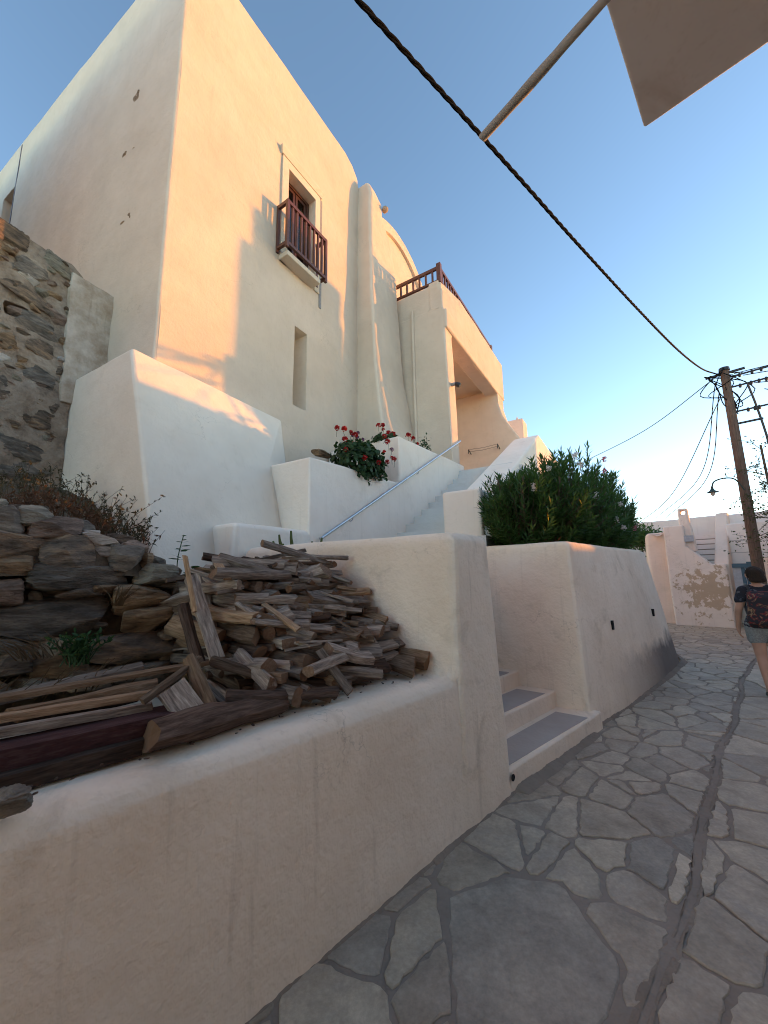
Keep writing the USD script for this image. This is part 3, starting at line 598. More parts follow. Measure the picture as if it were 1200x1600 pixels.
DRY = [(0.0, 2.921, 1.985, .17, .14, 0), (.125, 2.945, 2.01, .16, .14, 1), (.225, 2.917, 1.96, .24, .13, 2), (.04, 2.88, 1.86, .27, .15, 3), (.29, 2.87, 1.81, .25, .20, 3), (.05, 2.885, 1.73, .21, .11, 4), (.035, 2.866, 1.6, .15, .15, 2),
       (.385, 2.95, 1.945, .10, .035, 5), (.455, 2.92, 1.89, .21, .09, 5), (.495, 2.92, 1.815, .17, .085, 5), (.56, 2.86, 1.785, .22, .15, 0), (.63, 2.94, 1.86, .15, .11, 2), (.7, 2.9, 1.77, .07, .09, 4), (.35, 2.86, 1.66, .48, .14, 0), (.745, 2.86, 1.68, .25, .125, 1),
       (.385, 2.86, 1.572, .26, .055, 3), (.465, 2.85, 1.592, .14, .05, 4), (.255, 2.85, 1.455, .50, .24, 0), (.685, 2.84, 1.53, .31, .175, 4), (.7, 2.83, 1.38, .31, .16, 4), (.08, 2.83, 1.315, .16, .08, 0), (.27, 2.82, 1.23, .30, .19, 4), (.63, 2.81, 1.225, .50, .17, 3),
       (.08, 2.81, 1.215, .20, .13, 3), (.83, 2.83, 1.29, .10, .06, 4), (.915, 2.83, 1.45, .18, .11, 2), (.895, 2.83, 1.385, .13, .04, 5), (.215, 2.79, 1.1, .22, .08, 1), (.02, 2.79, 1.1, .2, .11, 3), (.42, 2.79, 1.1, .24, .12, 3), (.7, 2.79, 1.07, .34, .13, 0), (.9, 2.84, 1.2, .2, .13, 3), (.93, 2.86, 1.57, .14, .11, 3), (.92, 2.84, 1.31, .16, .07, 0),
       (-.16, 2.9, 1.9, .18, .17, 2), (-.18, 2.88, 1.72, .22, .18, 0), (-.13, 2.86, 1.52, .2, .2, 3), (-.12, 2.83, 1.33, .22, .17, 4), (-.18, 2.81, 1.15, .26, .18, 1), (-.42, 2.9, 1.85, .28, .2, 3), (-.42, 2.88, 1.62, .26, .24, 0), (-.42, 2.84, 1.37, .26, .24, 2), (-.45, 2.81, 1.13, .28, .22, 4),
       (.1, 3.05, 2.03, .2, .14, 3), (.33, 3.05, 1.97, .2, .12, 0), (-.1, 3.06, 2.05, .2, .14, 1), (.55, 3.04, 1.9, .18, .1, 3), (.78, 3.0, 1.76, .14, .12, 0), (.88, 2.96, 1.68, .14, .1, 3)]
for k, (a, b, z, w, h, m) in enumerate(DRY):
    d = min(.34, max(.12, .55 * w + .1)); rr = random.Random(100 + k)
    obj('stone', stone_mesh(w * 1.10, d, h * 1.18, 100 + k, .12, 7), STONE[m], dry, smooth=28, M=place(A, a, b + d * .34, z, rr.uniform(-.05, .05)))
RC = random.Random(9)
for k in range(70):
    a, z = RC.uniform(-.5, .95), RC.uniform(1.05, 1.9)
    if z > 1.95 - .5 * max(0, a - .1): continue
    obj('stone', stone_mesh(RC.uniform(.05, .13), .09, RC.uniform(.025, .06), 700 + k, .2, 5, 2), STONE[RC.choice([0, 2, 3, 3, 4, 1])], dry, smooth=28, M=place(A, a, 2.80 + (z - 1.1) * .13 + .11, z, RC.uniform(-.25, .25)))
obj('rubble_core', hand(m3.Manifold.hull_points(np.array([A(a, b, z) for a, b, z in ((-1, 2.97, .9), (.95, 2.97, .9), (-1, 3.5, .9), (.95, 3.5, .9), (-1, 3.06, 1.97), (.55, 3.06, 1.82), (.9, 3.0, 1.55), (-1, 3.5, 1.97), (.5, 3.5, 1.8), (.9, 3.2, 1.55))])), .06, 0, .03, 4, 8), M_soil, dry)

rub = thing('rubble_wall', 'old mortared rubble wall standing left of the white buttress', 'stone wall')
RUB = [(1.07, 5.98, .30, .30, 3), (1.57, 5.92, .36, .26, 1), (1.34, 5.72, .42, .34, 0), (1.30, 5.52, .24, .12, 5), (.99, 5.70, .26, .26, 4), (1.30, 5.32, .62, .24, 3), (1.44, 4.92, .42, .24, 0), (1.66, 5.14, .32, .18, 2), (1.16, 4.56, .38, .30, 4), (1.5, 4.66, .30, .26, 3), (1.165, 4.33, .20, .22, 5), (1.505, 4.23, .42, .42, 0),
       (1.2, 4.04, .30, .20, 0), (1.2, 3.85, .29, .2, 0), (1.47, 3.93, .25, .2, 4), (1.56, 3.70, .28, .26, 3), (1.66, 3.92, .15, .2, 0), (1.42, 3.36, .62, .42, 0), (1.47, 2.97, .62, .36, 0), (1.25, 3.62, .33, .21, 0), (.78, 5.9, .26, .3, 3), (.98, 4.95, .26, .2, 0), (.8, 5.3, .3, .24, 3), (.8, 4.7, .3, .24, 0), (.8, 4.2, .34, .26, 4), (.85, 3.7, .34, .3, 0), (.95, 3.2, .36, .3, 3),
       (1.72, 4.86, .16, .12, 4), (1.70, 4.42, .14, .16, 3), (1.71, 4.62, .12, .1, 5), (1.58, 5.46, .18, .1, 4), (1.5, 5.62, .14, .08, 2), (1.24, 5.0, .2, .12, 2), (1.3, 4.76, .16, .1, 3), (1.34, 4.42, .12, .12, 4), (1.3, 3.74, .14, .08, 5), (1.66, 3.52, .14, .12, 3), (.45, 5.5, .4, .4, 0), (.45, 5.0, .4, .4, 3), (.45, 4.4, .4, .5, 0), (.5, 3.7, .4, .5, 4), (.45, 5.95, .4, .3, 3)]
RR = random.Random(61)
for _ in range(95):
    RUB.append((RR.uniform(.4, 1.82), RR.uniform(2.7, 6.0), RR.uniform(.07, .20), RR.uniform(.05, .12), RR.choice([0, 2, 3, 3, 4, 4, 1])))
RUB = [(e, z, w * 1.06, h * 1.04, (3 if (m == 0 and k % 3 == 1) else m)) for k, (e, z, w, h, m) in enumerate(RUB)]
wallr = m3.Manifold.hull_points(np.array([E(e, f, z) for e, f, z in ((-3, 6.20, 1.5), (1.86, 6.16, 1.5), (-3, 6.24, 6.45), (.9, 6.24, 6.16), (1.70, 6.24, 6.06), (1.86, 6.22, 5.9), (-3, 6.8, 1.5), (1.86, 6.8, 1.5), (-3, 6.8, 6.45), (.9, 6.8, 6.16), (1.70, 6.8, 6.06), (1.86, 6.8, 5.9))]))
hole = hard(E, rect(1.12, 1.32, 6.0, 6.5), 4.93, 5.1)
obj('mortar_core', hand(wallr - hole, .05, 0, .045, 31, 5.0), M_mortar, rub)
for k, (e, z, w, h, m) in enumerate(RUB):
    rr = random.Random(300 + k)
    obj('stone', stone_mesh(w * 1.10, .20, h * 1.10, 300 + k, .22, 6), STONE[m], rub, smooth=28, M=place(E, e, 6.265, z, rr.uniform(-.32, .02)))
pt = m3.Manifold.hull_points(np.array([E(e, f, z) for e, f, z in ((1.74, 6.15, 4.0), (2.4, 6.17, 4.0), (1.70, 6.17, 5.92), (2.35, 6.2, 5.86), (1.72, 6.7, 4.0), (2.4, 6.7, 4.0), (1.70, 6.7, 5.92), (2.35, 6.7, 5.86))]))
obj('worn_render', hand(pt, .05, 2, .028, 32, 5.0), M_patch, rub, smooth=40)

# ================================================================ WOODPILE
def log_mesh(L, w, h, seed, kind='split', bend=0.0):
    """a weathered piece of timber along local x: rough outline, ends not square"""
    rr = np.random.default_rng(seed); nseg = max(4, int(L / .05)); 
    if kind == 'plank': base = np.array([(-.5, -.5), (0, -.5), (.5, -.5), (.5, .5), (0, .5), (-.5, .5)])
    elif kind == 'round': base = np.array([(.5 * math.cos(t), .5 * math.sin(t)) for t in np.linspace(0, 2 * math.pi, 10, endpoint=False)])
    else:
        m = 8; an = np.sort(np.linspace(0, 2 * math.pi, m, endpoint=False) + rr.uniform(-.25, .25, m))
        base = np.stack([np.cos(an), np.sin(an)], 1); base = base / (np.abs(base) ** 3.2).sum(1, keepdims=True) ** (1 / 3.2) * .5 * rr.uniform(.85, 1.05, (m, 1))
    m = len(base); V = []; jit = {'plank': .05, 'round': .14, 'split': .12}[kind]
    slant = rr.uniform(-.35, .35, 2); slant2 = rr.uniform(-.35, .35, 2); ph = rr.uniform(0, 6)
    prof = rr.uniform(-1, 1, m) * jit
    for i in range(nseg + 1):
        t = i / nseg; k = 1 + (float(meshkit.noise(np.array([t * L * 5, seed, 0]))) - .5) * (.5 if kind != 'plank' else .12)
        prof = prof * .75 + rr.uniform(-1, 1, m) * jit * .55
        sec = base * k * (1 + prof[:, None]) * np.array([w, h])
        x = (t - .5) * L
        ex = np.zeros(m)
        if i == 0: ex = sec @ slant + rr.uniform(-.25, .25, m) * min(w, h) * (.5 if kind != 'plank' else .15)
        if i == nseg: ex = sec @ slant2 + rr.uniform(-.25, .25, m) * min(w, h) * (.5 if kind != 'plank' else .15)
        off = bend * math.sin(t * math.pi * 1.6 + ph) 
        for q in range(m): V.append((x + ex[q], sec[q, 0] + off, sec[q, 1] + off * .4))
    F = []
    for i in range(nseg):
        for q in range(m):
            a, b = i * m + q, i * m + (q + 1) % m; F += [(a, b, b + m), (a, b + m, a + m)]
    c0 = len(V); V += [tuple(np.mean(V[:m], 0)), tuple(np.mean(V[nseg * m:nseg * m + m], 0))]
    for q in range(m): F += [(c0, (q + 1) % m, q), (c0 + 1, nseg * m + q, nseg * m + (q + 1) % m)]
    t = trimesh.Trimesh(np.array(V), np.array(F)[:, ::-1], process=False)
    if t.volume < 0: t.faces = t.faces[:, ::-1]
    return t
WG = 'weathered timber pieces stacked on the ledge'
def stick(p, q, w, h, m, seed, kind='plank', name='plank', label=None, cat_='plank', roll=0.0, bend=0.0, group=None, up=(0, 0, 1)):
    p, q = np.asarray(p), np.asarray(q)
    return obj(name, log_mesh(float(np.linalg.norm(q - p)), w, h, seed, kind, bend), m, smooth=25, label=label, cat=cat_, group=group, M=frameM(q - p, o=(p + q) / 2, roll=roll, up=up))
W = WOOD
stick(A(.50, 1.85, 1.03), A(1.10, 1.91, 1.01), .14, .105, W[3], 1, 'round', 'timber_log', 'thick dark brown split log lying on the ledge edge in front of the woodpile', 'log')
stick(A(-.5, 2.0, 1.06), A(.64, 1.99, 1.03), .15, .085, M_red, 2, 'plank', 'painted_beam', 'dark red painted beam lying along the ledge at the left', 'beam')
stick(A(-.5, 1.93, .99), A(.50, 1.93, .985), .12, .06, W[3], 3, 'plank', 'dark_beam', 'blackened beam lying lowest on the ledge under the red painted beam', 'beam')
stick(A(-.4, 2.05, 1.135), A(.555, 2.045, 1.09), .035, .03, W[0], 4, 'plank', 'batten', 'pale grey straight batten lying on top of the red painted beam', 'plank')
stick(A(-.3, 2.38, 1.16), A(.92, 2.28, 1.19), .07, .02, W[2], 5, 'plank', 'plank', 'long thin reddish lath reaching from the left edge to the woodpile', 'plank')
stick(A(.10, 2.20, 1.13), A(.62, 2.22, 1.14), .11, .05, W[2], 6, 'split', 'plank', 'rough tan plank with splintered edge behind the red beam', 'plank')
stick(A(-.1, 2.47, 1.13), A(.62, 2.5, 1.18), .13, .03, W[0], 7, 'plank', 'plank', 'flat grey brown board lying against the foot of the stone wall', 'plank')
stick(A(-.3, 2.14, 1.155), A(.60, 2.13, 1.12), .05, .03, W[2], 8, 'plank', 'plank', 'thin brown lath just behind the pale batten', 'plank')
stick(A(-.3, 2.30, 1.08), A(.55, 2.34, 1.09), .16, .06, W[3], 9, 'split', 'plank', 'dark broad board lying under the thin laths at the left', 'plank')
stick(A(.50, 1.99, 1.13), A(.80, 2.17, 1.24), .03, .025, W[1], 10, 'plank', 'stick', 'short dark stick slanting across the ends of the laths', 'stick')
stick(A(.855, 2.56, 1.66), A(.90, 2.20, 1.21), .075, .03, W[0], 11, 'plank', 'leaning_plank', 'grey wide plank leaning steeply on the left of the woodpile', 'plank', up=(.5, -.6, .3))
stick(A(.97, 2.70, 1.66), A(.985, 2.48, 1.32), .06, .04, W[0], 12, 'split', 'leaning_plank', 'weathered narrow timber leaning right beside the grey wide plank', 'plank')
stick(A(.77, 2.42, 1.78), A(.83, 2.38, 1.46), .028, .02, W[2], 13, 'plank', 'stick', 'thin upright stick poking up at the left of the woodpile', 'stick')
stick(A(.80, 2.5, 1.50), A(.84, 2.3, 1.18), .06, .05, W[3], 14, 'split', 'leaning_plank', 'dark timber leaning behind the left of the grey wide plank', 'plank')
stick(A(1.40, 1.965, 1.22), A(1.515, 1.815, .985), .05, .018, W[0], 15, 'plank', 'leaning_board', 'pale grey clean cut board leaning at the front of the woodpile', 'plank', up=(.3, -.8, .4))
stick(A(.86, 2.17, 1.215), A(1.40, 1.86, .975), .085, .06, W[1], 16, 'split', 'timber_log', 'long dark brown log slanting down in front of the woodpile', 'log')
stick(A(.74, 2.16, 1.24), A(.77, 1.93, 1.05), .08, .08, W[2], 17, 'round', 'bark_log', 'short round log with fibrous tan bark standing in front of the pile', 'log')
stick(A(.62, 2.02, 1.16), A(.70, 1.90, 1.02), .12, .025, W[0], 18, 'plank', 'board_offcut', 'short pale grey board offcut propped against the brown log', 'plank', roll=.5)
stick(A(.78, 2.78, 1.64), A(1.76, 2.68, 1.86), .035, .03, W[0], 19, 'plank', 'stick', 'long straight pole lying slanted along the top of the woodpile', 'stick')
stick(A(1.58, 2.72, 1.83), A(2.08, 2.52, 1.79), .045, .04, W[0], 20, 'round', 'branch', 'crooked grey branch lying across the top right of the woodpile', 'branch', bend=.02)
stick(A(.78, 2.12, 1.12), A(.88, 1.98, 1.0), .09, .06, W[0], 21, 'split', 'timber_offcut', 'grey offcut lying between the bark log and the slanting log', 'plank')
RW = random.Random(77)
FRONT, LATHS = [], []
TONE = ['grey', 'brown', 'tan', 'dark']
ORD = ['first', 'second', 'third', 'fourth', 'fifth', 'sixth', 'seventh', 'eighth', 'ninth', 'tenth', 'eleventh', 'twelfth', 'thirteenth', 'fourteenth', 'fifteenth', 'sixteenth', 'seventeenth', 'eighteenth', 'nineteenth', 'twentieth', 'twenty first', 'twenty second', 'twenty third', 'twenty fourth']
def pile_top(a, b):
    front = .97 + (b - 1.80) * 1.02
    ridge = float(np.interp(a, [.8, .95, 1.2, 1.6, 2.0, 2.15, 2.3], [1.56, 1.66, 1.71, 1.77, 1.77, 1.69, 1.46]))
    return min(front, ridge)
def right_lim(b): return 2.345 - .238 * (b - 1.64)
tgt = A(1, -1); kinds = ['split', 'split', 'plank', 'split', 'round', 'plank', 'plank']
bands = []
n = 0
PIECES = {}; row = 0
zlev = 1.02
while zlev < 1.86:
    hh = RW.uniform(.075, .11)
    bf = 1.80 + (zlev - .97) / 1.02 + .02                # the front of the pile at this height
    for lay in range(2):
        a = .93 + RW.uniform(0, .10) + (.05 * lay)
        while True:
            b = bf + .10 + lay * .24 + RW.uniform(-.07, .07) + (.28 if a < 1.03 else 0)
            w = RW.choice([RW.uniform(.04, .07), RW.uniform(.06, .10), RW.uniform(.09, .14)]); h = min(hh * 1.2, w) * RW.uniform(.65, 1.15)
            if a > right_lim(b) - .02: break
            L = RW.uniform(.28, .62)
            yaw = math.radians(RW.gauss(-42, 27) if a > 1.35 else RW.gauss(-74, 11))
            dv = A(math.cos(yaw), math.sin(yaw), RW.gauss(-.05, .14))
            end = A(a, b - .06, 0) + ZZ * (zlev + RW.uniform(-.025, .025))       # the end that shows
            if end[2] + h / 2 < pile_top(a, b + .12) + .03:
                k = RW.choice(kinds); m_ = W[RW.choice([0, 0, 0, 0, 1, 2, 3])]
                if k == 'plank': h *= RW.uniform(.3, .6)
                mid = end - dv / np.linalg.norm(dv) * L * .42
                tip = mid + dv / np.linalg.norm(dv) * L / 2
                if tip @ S_ > right_lim(float(tip @ P_)): mid = mid - S_ * (tip @ S_ - right_lim(float(tip @ P_)) + .01)
                n += 1
                mesh = log_mesh(L, w, h, 1000 + n, k, bend=RW.choice([0, 0, .012]))
                FRONT.append((row, lay, a, L, max(w, h), W.index(m_), k, len(FRONT)))
                PIECES[len(FRONT) - 1] = obj('timber_offcut', mesh, m_, smooth=25, label='weathered timber offcut wedged deep behind the front pieces of the woodpile', cat='timber', group=WG, M=frameM(dv, o=mid, roll=RW.uniform(-.7, .7)))
            a += w * RW.uniform(.85, 1.25)
    zlev += hh * .80; row += 1

for k in range(24):                                   # thin splinters and laths lying on the pile
    a = RW.uniform(.95, 2.15); b = RW.uniform(1.92, 2.7); z = pile_top(a, b) + RW.uniform(-.02, .03); L = RW.uniform(.14, .4)
    if a > right_lim(b) - .15: continue
    yaw = math.radians(RW.gauss(-40, 35)); dv = A(math.cos(yaw), math.sin(yaw), -.45 * max(0, -math.sin(yaw)) + RW.gauss(0, .12))
    LATHS.append((a, len(LATHS)))
    PIECES[10000 + len(LATHS) - 1] = obj('timber_offcut', log_mesh(L, RW.uniform(.018, .05), RW.uniform(.012, .025), 3000 + k, 'plank'), W[RW.choice([0, 0, 1, 2])], smooth=25, label='weathered brown timber offcut stacked within the woodpile', cat='timber', group=WG, M=frameM(dv, o=A(a, b, z), roll=RW.uniform(-.5, .5)))

rows_ = sorted({q[0] for q in FRONT})
for r_ in rows_:
    line = sorted([q for q in FRONT if q[0] == r_ and q[1] == 0], key=lambda q: q[2])
    rn = 'lowest' if r_ == 0 else 'top' if r_ == rows_[-1] else ORD[r_] + ' lowest'
    for i, q in enumerate(line):
        sz = ('long ' if q[3] > .45 else 'short ') + ('thick ' if q[4] > .095 else 'thin ' if q[4] < .06 else '')
        kd = {'split': 'split log', 'plank': 'plank end', 'round': 'round billet'}[q[6]]
        tag(PIECES[q[7]], f'{sz}{TONE[q[5]]} {kd}, {ORD[min(i, 19)]} from left in the {rn} row of the woodpile')
for i, (a, k) in enumerate(sorted(LATHS)): tag(PIECES[10000 + k], f"thin loose lath on the woodpile, number {i + 1} from left of those strewn there" if i > 23 else f'thin loose lath, {ORD[i]} from left among those strewn over the woodpile')

# ================================================================ PLANTS
def leaf_batch(P, D, N, L, Wd, shape='lance', curl=.12, rng=None):
    """leaves as 4-triangle blades: P bases, D directions, N face normals (all n x 3), L lengths, Wd widths"""
    D = D / np.linalg.norm(D, axis=1, keepdims=True); T = np.cross(D, N); T /= np.linalg.norm(T, axis=1, keepdims=True) + 1e-9; Nn = np.cross(T, D)
    L, Wd = np.broadcast_to(L, (len(P),))[:, None], np.broadcast_to(Wd, (len(P),))[:, None]
    if shape == 'lance': st = ((0, .15, 0), (.45, 1, .3), (1, 0, 1))
    else: st = ((0, .35, 0), (.5, 1, .4), (1, .25, 1))
    rows = []
    for t, wv, cv in st: 
        c = P + D * L * t - Nn * L * curl * cv
        rows += [c - T * Wd * wv / 2, c + T * Wd * wv / 2]
    V = np.stack(rows, 1); n = len(P); base = np.arange(n)[:, None] * 6
    F = np.array([(0, 1, 3), (0, 3, 2), (2, 3, 5), (2, 5, 4)])
    return trimesh.Trimesh(V.reshape(-1, 3), (base[:, :, None] + F[None]).reshape(-1, 3), process=False)
def unit(v): return v / np.linalg.norm(v, axis=-1, keepdims=True)
def flowerhead(c, r, n, rng, pet=.45):
    d = unit(rng.normal(size=(n, 3)) + np.array([0, 0, .5])); P = c + d * r * .55
    D = unit(np.cross(d, rng.normal(size=(n, 3)))) + d * .4
    return leaf_batch(P - D * r * pet * .4, D, d, r * pet * 1.3, r * pet * 1.1, 'round', -.05)
rng = np.random.default_rng(42)
# oleander hedge
ol = thing('oleander_bush', 'large dark green oleander bush growing in the big planter wall', 'shrub')
Pn, Dn, Nn, Ln, Wn = [], [], [], [], []; stems = []
ctrl = [(4.95, 2.30, .62, .55, 3.02), (5.45, 2.15, .70, .6, 3.35), (6.0, 2.15, .75, .62, 3.55), (6.6, 2.15, .75, .65, 3.82), (7.2, 2.15, .72, .62, 3.80), (7.8, 2.15, .66, .6, 3.62), (8.35, 2.2, .6, .55, 3.36), (8.6, 2.2, .5, .5, 2.95), (8.95, 2.4, .45, .5, 2.8), (5.3, 2.7, .6, .5, 3.2), (6.5, 2.75, .7, .5, 3.6)]
for ca, cb, ra, rb, ztop in ctrl:
    zc = 2.55; rz = ztop - zc
    for _ in range(165):
        d = unit(rng.normal(size=3)); d[2] = abs(d[2]) if rng.random() < .55 else -abs(d[2]) * .8
        k = rng.uniform(.62, .98)
        tip = np.array([ca, cb, zc]) + d * np.array([ra, rb, rz if d[2] > 0 else .72]) * k
        if tip[1] < 1.68 and tip[2] < 2.06: tip[1] = 1.72 + rng.random() * .2
        if tip[2] < 1.98: tip[2] = 1.98 + rng.random() * .1
        root = np.array([ca + (tip[0] - ca) * .3, cb + (tip[1] - cb) * .3, max(1.95, zc - .35 + (tip[2] - zc) * .2)])
        ax = unit((tip - root) + np.array([0, 0, .25]) + rng.normal(size=3) * .08)
        tipw, axw = A(*tip), A(*ax)
        stems.append((A(*root), tipw))
        nl = rng.integers(20, 30)
        Ls = rng.uniform(.10, .155)
        for q in range(nl):
            t = q / nl; ph = q * 2.4 + rng.uniform(-.3, .3)
            u = unit(np.cross(axw, [0.3, .2, 1.0])); w2 = np.cross(axw, u)
            out = math.cos(ph) * u + math.sin(ph) * w2
            el = .35 + .75 * t
            D = out * math.cos(el) + axw * math.sin(el) + rng.normal(size=3) * .09
            Pn.append(tipw - axw * (.30 * (1 - t)) + rng.normal(size=3) * .006); Dn.append(D); Nn.append(axw * math.cos(el) - out * math.sin(el) + 1e-3); Ln.append(Ls * rng.uniform(.75, 1.15)); Wn.append(.023 * rng.uniform(.8, 1.25))
obj('foliage', leaf_batch(np.array(Pn), np.array(Dn), np.array(Nn), np.array(Ln), np.array(Wn), 'lance', .10), M_oleander, ol)
obj('stems', cat([tube([a, (a + b) / 2 + rng.normal(size=3) * .01, b], [.009, .007, .004], 4, False) for a, b in stems[::2]]), M_stem, ol)
for a, b in ((4.85, 2.4), (5.3, 2.1), (5.9, 2.15), (6.5, 2.1), (7.1, 2.2), (7.7, 2.2), (8.3, 2.5)):
    obj('trunk', cat([tube([A(a, b, 1.8), A(a + o, b + p_, 2.4), A(a + 1.6 * o, b + 1.6 * p_, 2.9)], [.022, .017, .01], 6) for o, p_ in ((-.12, .05), (.1, -.08), (.03, .14), (-.05, -.14))]), M_stem, ol)
dl = 900; Pd = np.stack([rng.uniform(4.8, 8.9, dl), rng.uniform(1.78, 2.6, dl), 1.86 + rng.random(dl) ** 2 * .26], 1)
obj('dry_leaves', leaf_batch(np.array([A(*q) for q in Pd]), rng.normal(size=(dl, 3)) + [0, 0, -.3], rng.normal(size=(dl, 3)), rng.uniform(.07, .12, dl), .014, 'lance', .2), M_dead, ol)
for a, b, z, c in ((5.05, 1.95, 3.02, 0), (5.5, 1.75, 3.22, 0), (5.55, 1.72, 3.10, 0), (4.72, 2.02, 2.72, 0), (6.9, 1.6, 2.72, 0), (6.7, 1.62, 2.42, 0), (6.95, 1.60, 2.30, 0), (6.9, 1.75, 3.45, 1), (8.6, 2.05, 2.75, 1), (8.3, 1.85, 2.78, 1), (8.2, 1.72, 2.42, 1), (6.65, 1.7, 3.2, 1), (5.9, 1.66, 2.7, 0)):
    obj('flower_cluster', cat([flowerhead(A(a + rng.uniform(-.05, .05), b, z + rng.uniform(-.04, .04)), .045, 10, rng) for _ in range(4)]), (M_whitef, M_pinkf)[c], ol)
# geraniums
def geranium(name, label, frm, cen, rad, nleaf, flowers, seed, extra=None):
    g = thing(name, label, 'flowers'); rg = np.random.default_rng(seed); c = np.array(cen)
    d = unit(rg.normal(size=(nleaf, 3)) + [0, 0, .15]); k = rg.uniform(.55, 1.0, (nleaf, 1)) ** .6
    bump_ = 1 + .25 * (meshkit.noise(d * 2.6 + seed) - .5)[:, None] * 2
    P = np.array([frm(*q) for q in c + d * np.array(rad) * k * bump_])
    dw = np.array([frm(*q) - frm(0, 0, 0) for q in d])
    N = unit(dw + rg.normal(size=d.shape) * .45 + [0, 0, .35]); D = unit(np.cross(N, rg.normal(size=d.shape)))
    obj('foliage', leaf_batch(P, D, N, rg.uniform(.05, .085, nleaf), rg.uniform(.055, .085, nleaf), 'round', .12), M_geran, g)
    obj('stems', cat([tube([frm(c[0] + q * rad[0] * .3, c[1], c[2] - rad[2]), frm(c[0] + q * rad[0] * .8, c[1] + .05 * q, c[2] + rad[2] * .5)], [.01, .006], 5, False) for q in np.linspace(-1, 1, 9)]), M_stem, g)
    for fx, fy, fz, r, m in flowers:
        h = thing('flower', parent=g); w = frm(fx, fy, fz)
        obj('flower_head', flowerhead(w, r * 1.35, 34, rg), m, h)
        obj('flower_stalk', tube([w - ZZ * r * .3, w - ZZ * .05 + rg.normal(size=3) * .008, w - ZZ * .14 + rg.normal(size=3) * .02], [.003, .003, .003], 4, False), M_geran, h)
geranium('geranium', 'bushy red geranium spilling over the middle white planter box', E, (4.90, 3.58, 3.40), (.60, .38, .40), 1700,
         [(4.62, 3.28, 3.42, .045, M_redf), (4.90, 3.20, 3.40, .04, M_redf), (5.12, 3.18, 3.46, .04, M_redf), (5.5, 3.28, 3.62, .045, M_redf), (5.46, 3.3, 3.78, .04, M_purf), (5.36, 3.32, 3.90, .05, M_redf), (5.30, 3.34, 3.98, .045, M_redf),
          (4.55, 3.6, 3.76, .05, M_redf), (4.62, 3.6, 3.72, .045, M_redf), (4.72, 3.6, 3.74, .05, M_redf), (4.5, 3.72, 3.96, .045, M_redf), (4.72, 3.75, 4.02, .05, M_redf), (4.34, 3.42, 3.50, .04, M_redf), (4.95, 3.7, 3.98, .05, M_redf), (4.86, 3.72, 4.0, .04, M_redf), (5.02, 3.8, 4.02, .035, M_purf), (5.16, 3.8, 4.10, .035, M_purf), (5.3, 3.8, 4.02, .035, M_purf), (5.08, 3.75, 3.98, .035, M_purf), (5.06, 3.2, 3.62, .03, M_redf), (5.3, 3.2, 3.58, .03, M_redf)], 71)
geranium('geranium', 'low red geranium peeping over the top white planter box', E, (6.1, 3.75, 4.15), (.45, .28, .17), 420,
         [(5.75, 3.75, 4.42, .05, M_redf), (5.9, 3.75, 4.48, .045, M_redf), (6.05, 3.62, 4.32, .06, M_redf), (6.1, 3.62, 4.28, .05, M_redf), (6.15, 3.9, 4.5, .035, M_redf), (6.35, 3.85, 4.45, .035, M_purf), (6.35, 3.45, 4.34, .06, M_redf), (6.45, 3.4, 4.30, .05, M_redf), (6.55, 3.36, 4.2, .045, M_redf), (5.85, 3.6, 4.27, .05, M_redf)], 72)
obj('planter_rock', stone_mesh(.42, .2, .14, 555, .18, 4), STONE[4], smooth=28, label='flat tan rock lying on the planter soil left of the bushy geranium', cat='rock', M=place(E, 4.52, 4.05, 3.60, .15))
sp2 = thing('small_plant', 'thin leggy plant growing out of the top planter near the porch', 'plant'); rg = np.random.default_rng(8)
obj('stems', cat([tube([E(6.95 + dx, 3.4, 3.98), E(7.0 + dx * 2.2, 3.38, 4.2), E(7.0 + dx * 3, 3.36, 4.2 + h)], [.006, .005, .003], 5, False) for dx, h in ((-.05, .12), (.0, .3), (.06, .1))]), M_stem, sp2)
Pq = np.array([E(6.95 + rg.normal() * .14, 3.38 + rg.normal() * .04, 4.2 + abs(rg.normal()) * .12) for _ in range(70)])
obj('foliage', leaf_batch(Pq, rg.normal(size=(70, 3)), rg.normal(size=(70, 3)) + [0, 0, .6], rg.uniform(.04, .07, 70), .035, 'round', .1), M_geran, sp2)
al = thing('aloe', 'small yellow green succulent between the tall wall and the white bench', 'plant')
for k, (dx, dz, L) in enumerate(((-.26, .20, .22), (-.16, .26, .30), (.04, .16, .2), (.14, .22, .18), (.24, .14, .14), (-.36, .12, .16), (-.24, .1, .14))):
    o = E(3.48 + (dx if k < 5 else -.12 + dx * .4), 3.36, 1.92); tip = o + E(dx * .8, -.03, dz)
    obj('leaf', tube(curve([o, (o + tip) / 2 + E(dx * .2, 0, -.03), tip], 7), np.linspace(.040, .006, 7)[:len(curve([o, o, tip], 7))], 6), M_aloe, al, smooth=40)
